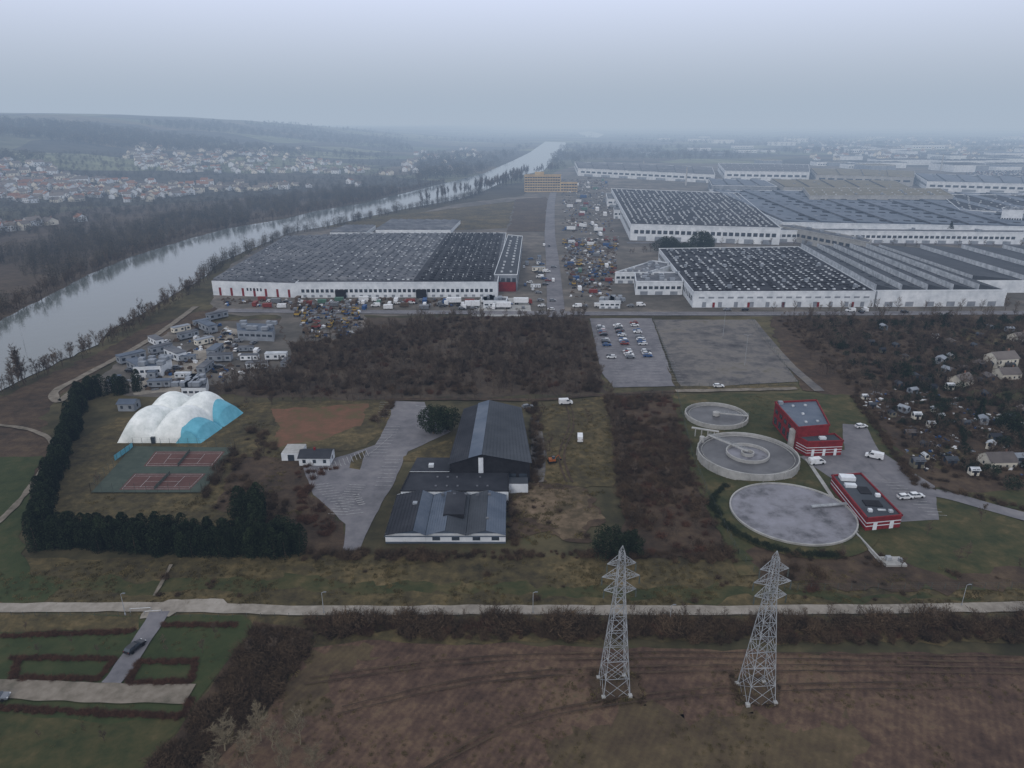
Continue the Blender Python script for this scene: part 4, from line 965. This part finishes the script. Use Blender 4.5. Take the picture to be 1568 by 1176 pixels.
bigtree('pine_tree',202,(935,852),4200,4.8,3.8,.5,'ball','conif',.4)
bigtree('pine_tree',203,(965,848),3200,3.2,3.0,.5,'ball','conif',.3)
bigtree('holm_oak',204,(375,800),3000,3.4,3.6,.5,'ball','conif',.4); bigtree('holm_oak',205,(430,830),3600,4.4,3.2,.5,'ball','conif',.3)
bigtree('holm_oak',206,(1022,390),6000,10,7,1.1,'ball','conif',.5); bigtree('holm_oak',207,(1074,390),7000,10,9,1.1,'ball','conif',.5); bigtree('holm_oak',212,(1045,392),6000,10,5,1.1,'ball','conif',.2)
bigtree('cypress_tree',208,(1452,368),1500,5,8,1.,'cone','conif',.5); bigtree('pine_tree',209,(1380,580),2500,4.5,3.4,.6,'ball','conif',.3)
bigtree('pine_tree',210,(1545,660),2500,5,3.4,.6,'ball','conif',.3); bigtree('cypress_tree',211,(1500,640),1500,2,3.6,.5,'cone','conif',.3)
# ---------------- allotment sheds ----------------
random.seed(11)
def shedm(w,d,h,rm,wm_):
    mb=MB(); gable(mb,0,0,w,d,h,h+.6,0,0,1,2,ov=.25); mb.box(0,-d/2-.06,.05,.8,.06,1.9,3); return mb.mesh('shed',[M[wm_],M[rm],M['win'],M['dark']])
SH=[shedm(3,2.4,2.1,'roofd','rooft'),shedm(4,3,2.2,'tileg','brnp'),shedm(3.4,2.6,2.1,'wallg','wallg'),shedm(2.6,2.2,2.,'roofg','rooft'),shedm(3,2.4,2.,'roofm','brnp'),shedm(2.4,2.,1.9,'sky','cream')]
many('garden_shed',SH,[(1310,605),(1480,560),(1800,560),(1900,735),(1568,745),(1410,730)],90,(.8,1.25),5)
many('garden_shed',SH,[(1250,500),(1568,490),(1800,490),(1800,560),(1400,570)],26,(.8,1.3),8)
def hmesh(w,d,h,wm_,rm):
    mb=MB(); gable(mb,0,0,w,d,h,h+d*.32,0,0,1,2); mb.box(w*.3,.6,h+.6,.6,.6,d*.32+.4,3)
    if h>4: 
        n=3
        for i in range(n): mb.box(-w/2+w*(i+.5)/n,-d/2-.03,3.6,1,.05,1.2,2); mb.box(-w/2+w*(i+.5)/n,d/2+.03,3.6,1,.05,1.2,2)
    return mb.mesh('house',[M[wm_],M[rm],M['win'],M['tile']])
HS=[hmesh(11,8,3.6,'wall','tile'),hmesh(13,8.5,5.8,'cream','tileg'),hmesh(10,8,5.8,'wall','tile'),hmesh(12,9,3.6,'cream','tileg'),hmesh(14,9,6,'wall','tileg')]
for px,k,r in (((1560,522),3,.3),((1530,562),1,.2),((1540,578),3,.1),((1470,588),3,.5),((1525,712),3,.05)): place('suburban_house',HS[k],*P(*px),0,r,.85 if k!=3 else .7)
for i,me_ in enumerate(HS): proto('houses','house',me_)
for i,(m,sx,sy,szz) in enumerate((('whp',1.2,.8,.6),('gryp',1.6,.5,.4),('brnp',.9,.7,.9),('brnp',1.,1.,.3),('brnp',.6,.6,1.),('dark',1.4,.7,.5),('bluep',.7,.6,.6))):
    mb=MB(); mb.box(0,0,0,sx,sy,szz,0,taper=.9); mb.box(.6,.4,0,sx*.5,sy*.5,szz*.6,1,rot=.4); mb.box(-.7,.3,0,sx*.3,sy*.9,szz*.5,0,rot=1.); proto('clutter','clutter',mb.mesh('clutter',[M[m],M['brnp']]))
scatter('allotment_clutter',sample(W([(1310,605),(1420,590),(1500,600),(1568,640),(1568,735),(1420,728)]),2.,(.05,-.1)),'clutter',(.6,1.3))
scatter('yard_clutter',sample(W([(862,366),(948,366),(935,455),(870,455)]),4.)+sample(W([(340,458),(735,460),(735,470),(340,470)]),4)+sample(W([(180,595),(290,500),(330,490),(420,560),(300,600)]),4)+sample(W([(450,470),(555,472),(550,515),(470,520)]),3.5)+sample(W([(860,275),(930,275),(940,360),(860,360)]),8),'clutter',(.8,1.9))
# village & hill
random.seed(21)
def pxs(poly,n,clump_=None):
    xs=[a for a,b in poly];ys=[b for a,b in poly]; out=[]
    t=0
    while len(out)<n and t<n*30:
        t+=1; p=(U(min(xs),max(xs)),U(min(ys),max(ys)))
        if not inside(p,poly): continue
        w=T(*p)
        if clump_ and noise.noise(Vector((w[0]*clump_[0],w[1]*clump_[0],4)))<clump_[1]+U(-.1,.1): continue
        if rivx(w[1])-w[0]<70 and w[0]<rivx(w[1])+60 : continue
        out.append(w)
    return out
scatter('hillside_village',pxs([(-60,262),(60,240),(180,232),(330,232),(470,240),(600,268),(600,285),(400,292),(290,300),(200,330),(90,345),(-60,370)],540,(.004,-.02)),'houses',(.8,1.25),terrain=True,var=0)
scatter('hillside_village',pxs([(180,225),(460,228),(480,250),(200,255)],80),'houses',(.9,1.3),terrain=True,var=0)
scatter('hillside_trees',pxs([(-80,235),(600,235),(660,285),(500,305),(290,320),(-80,380)],3000),'far_trees',(.4,.95),terrain=True)
scatter('hill_forest',pxs([(-80,186),(520,190),(620,205),(640,250),(-80,245)],3000,(.0022,-.02)),'far_trees',(1.,2.),terrain=True)
scatter('plain_tree_belts',pxs([(640,206),(1700,206),(1700,245),(900,245),(860,262),(760,265),(640,280)],2400,(.0015,.02)),'far_trees',(1.,2.),terrain=True)
for i,(w,d,h_,rm) in enumerate(((60,30,10,4),(90,45,12,8),(40,24,9,7),(120,50,12,7),(50,60,10,9))):
    mb=MB(); q=[(-w/2,-d/2),(w/2,-d/2),(w/2,d/2),(-w/2,d/2)]; walls(mb,q,h_,0 if i%2 else 6,rm); parapet(mb,q,h_,0); wstrip(mb,q[0],q[1],3,6,12,2); teeth(mb,q,0,1,6,h_,1.4,rm,4); proto('warehouses','warehouse',mb.mesh('warehouse',BM))
def mass(name,pts,group): 
    o=scatter(name,pts,group,(.7,1.3),var=0)
    a=o.data.attributes['rot']
    for d in a.data: d.vector=(0,0,random.choice([0.05,1.6,3.2]))
mass('distant_industrial_estate',pxs([(1100,246),(1700,240),(1700,268),(1300,262)],50),'warehouses')
mass('distant_industrial_estate',pxs([(1480,280),(1750,285),(1750,325),(1600,322)],14),'warehouses')
mass('distant_industrial_estate',pxs([(900,210),(1700,208),(1700,240),(950,240)],45),'warehouses')
scatter('distant_town',pxs([(1200,212),(1700,210),(1700,250),(1250,246)],260)+pxs([(640,225),(760,230),(700,270),(600,262)],30),'houses',(1.,1.6),var=0)
for c in CARS: proto('carpool','car',c)
pts=[]
for (a,b_,c_,d_) in ((1430,300,1568,312),(1480,262,1568,270),(1330,236,1500,242)):
    for y in range(6):
        for x in range(60): pts.append(P(a+(c_-a)*x/60,b_+(d_-b_)*y/6))
scatter('parked_car_storage',pts,'carpool',(1.,1.1),var=0)
for px,hh in (((1050,284),30),((1440,262),35),((985,262),22)):
    x,y=P(*px); mb=MB(); mb.cyl(x,y,0,hh,1.6,16,r1=1.1); mb.ring(x,y,hh-1,hh-.6,1.5,1.1,16); mb.obj('chimney_stack',[M['conc']])
# ---------------- haze boxes: added emission stands in for scattered sky light, denser far off ----------------
def haze(name,y0,y1,sg,Li=(.39,.47,.575),D=.001):
    hm=bpy.data.materials.new(name); hm.use_nodes=True; nt=hm.node_tree; nt.nodes.clear()
    out=nt.nodes.new('ShaderNodeOutputMaterial'); ab=nt.nodes.new('ShaderNodeVolumeAbsorption'); em=nt.nodes.new('ShaderNodeEmission'); ad=nt.nodes.new('ShaderNodeAddShader')
    ab.inputs['Density'].default_value=D
    ab.inputs['Color'].default_value=(1-sg[0]/D,1-sg[1]/D,1-sg[2]/D,1)
    em.inputs['Color'].default_value=(Li[0]*sg[0]/D,Li[1]*sg[1]/D,Li[2]*sg[2]/D,1); em.inputs['Strength'].default_value=D  # glow put into the volume, replacing sky light scattered by the air
    nt.links.new(ab.outputs[0],ad.inputs[0]); nt.links.new(em.outputs[0],ad.inputs[1]); nt.links.new(ad.outputs[0],out.inputs['Volume'])
    mb=MB(); mb.box(0,(y0+y1)/2,-60,44000,y1-y0,480,0)
    o=bpy.data.objects.new(name,mb.mesh('haze',[hm])); sc.collection.objects.link(o)
haze('near_haze_glow',-2500,400,(.00009,.00011,.00014))
haze('far_haze_glow',400.5,22500,(.00027,.00031,.00037))  # denser glow box begins past the site, so near darks stay deep
# ---------------- world / sun / camera ----------------
w=bpy.data.worlds.new('World'); sc.world=w; w.use_nodes=True; nt=w.node_tree; bg=nt.nodes['Background']
sk=nt.nodes.new('ShaderNodeTexSky'); sk.sky_type='NISHITA'; sk.sun_disc=False; sk.sun_elevation=math.radians(32); sk.sun_rotation=math.radians(200); sk.dust_density=4
tc=nt.nodes.new('ShaderNodeTexCoord'); sx=nt.nodes.new('ShaderNodeSeparateXYZ'); cr=nt.nodes.new('ShaderNodeValToRGB')
nt.links.new(tc.outputs['Generated'],sx.inputs[0]); nt.links.new(sx.outputs[2],cr.inputs[0])
e=cr.color_ramp.elements; e[0].position=0; e[0].color=(.36,.42,.52,1); e[1].position=1; e[1].color=(.57,.60,.66,1); q=e.new(.15); q.color=(.66,.74,1.0,1); q=e.new(.3); q.color=(.61,.64,.75,1)
vm=nt.nodes.new('ShaderNodeVectorMath'); vm.operation='SCALE'; vm.inputs['Scale'].default_value=13.6; nt.links.new(cr.outputs[0],vm.inputs[0])
mx=nt.nodes.new('ShaderNodeMix'); mx.data_type='RGBA'; mx.inputs[0].default_value=.92; nt.links.new(sk.outputs[0],mx.inputs[6]); nt.links.new(vm.outputs[0],mx.inputs[7])
nt.links.new(mx.outputs[2],bg.inputs[0]); bg.inputs[1].default_value=.1
sl=bpy.data.lights.new('sun','SUN'); sl.energy=.8; sl.angle=math.radians(12); sl.color=(1,.96,.9)
so=bpy.data.objects.new('sun',sl); so.rotation_euler=(math.radians(58),0,math.radians(-20)); sc.collection.objects.link(so)
cam=bpy.data.cameras.new('camera'); cam.sensor_width=36; cam.lens=F/1568*36; cam.clip_end=60000; cam.clip_start=.5
co=bpy.data.objects.new('camera',cam); co.location=(0,0,CH); co.rotation_euler=(math.pi/2-PT,0,0); sc.collection.objects.link(co); sc.camera=co
sc.view_settings.view_transform='Standard'; sc.view_settings.look='None'; sc.view_settings.exposure=0
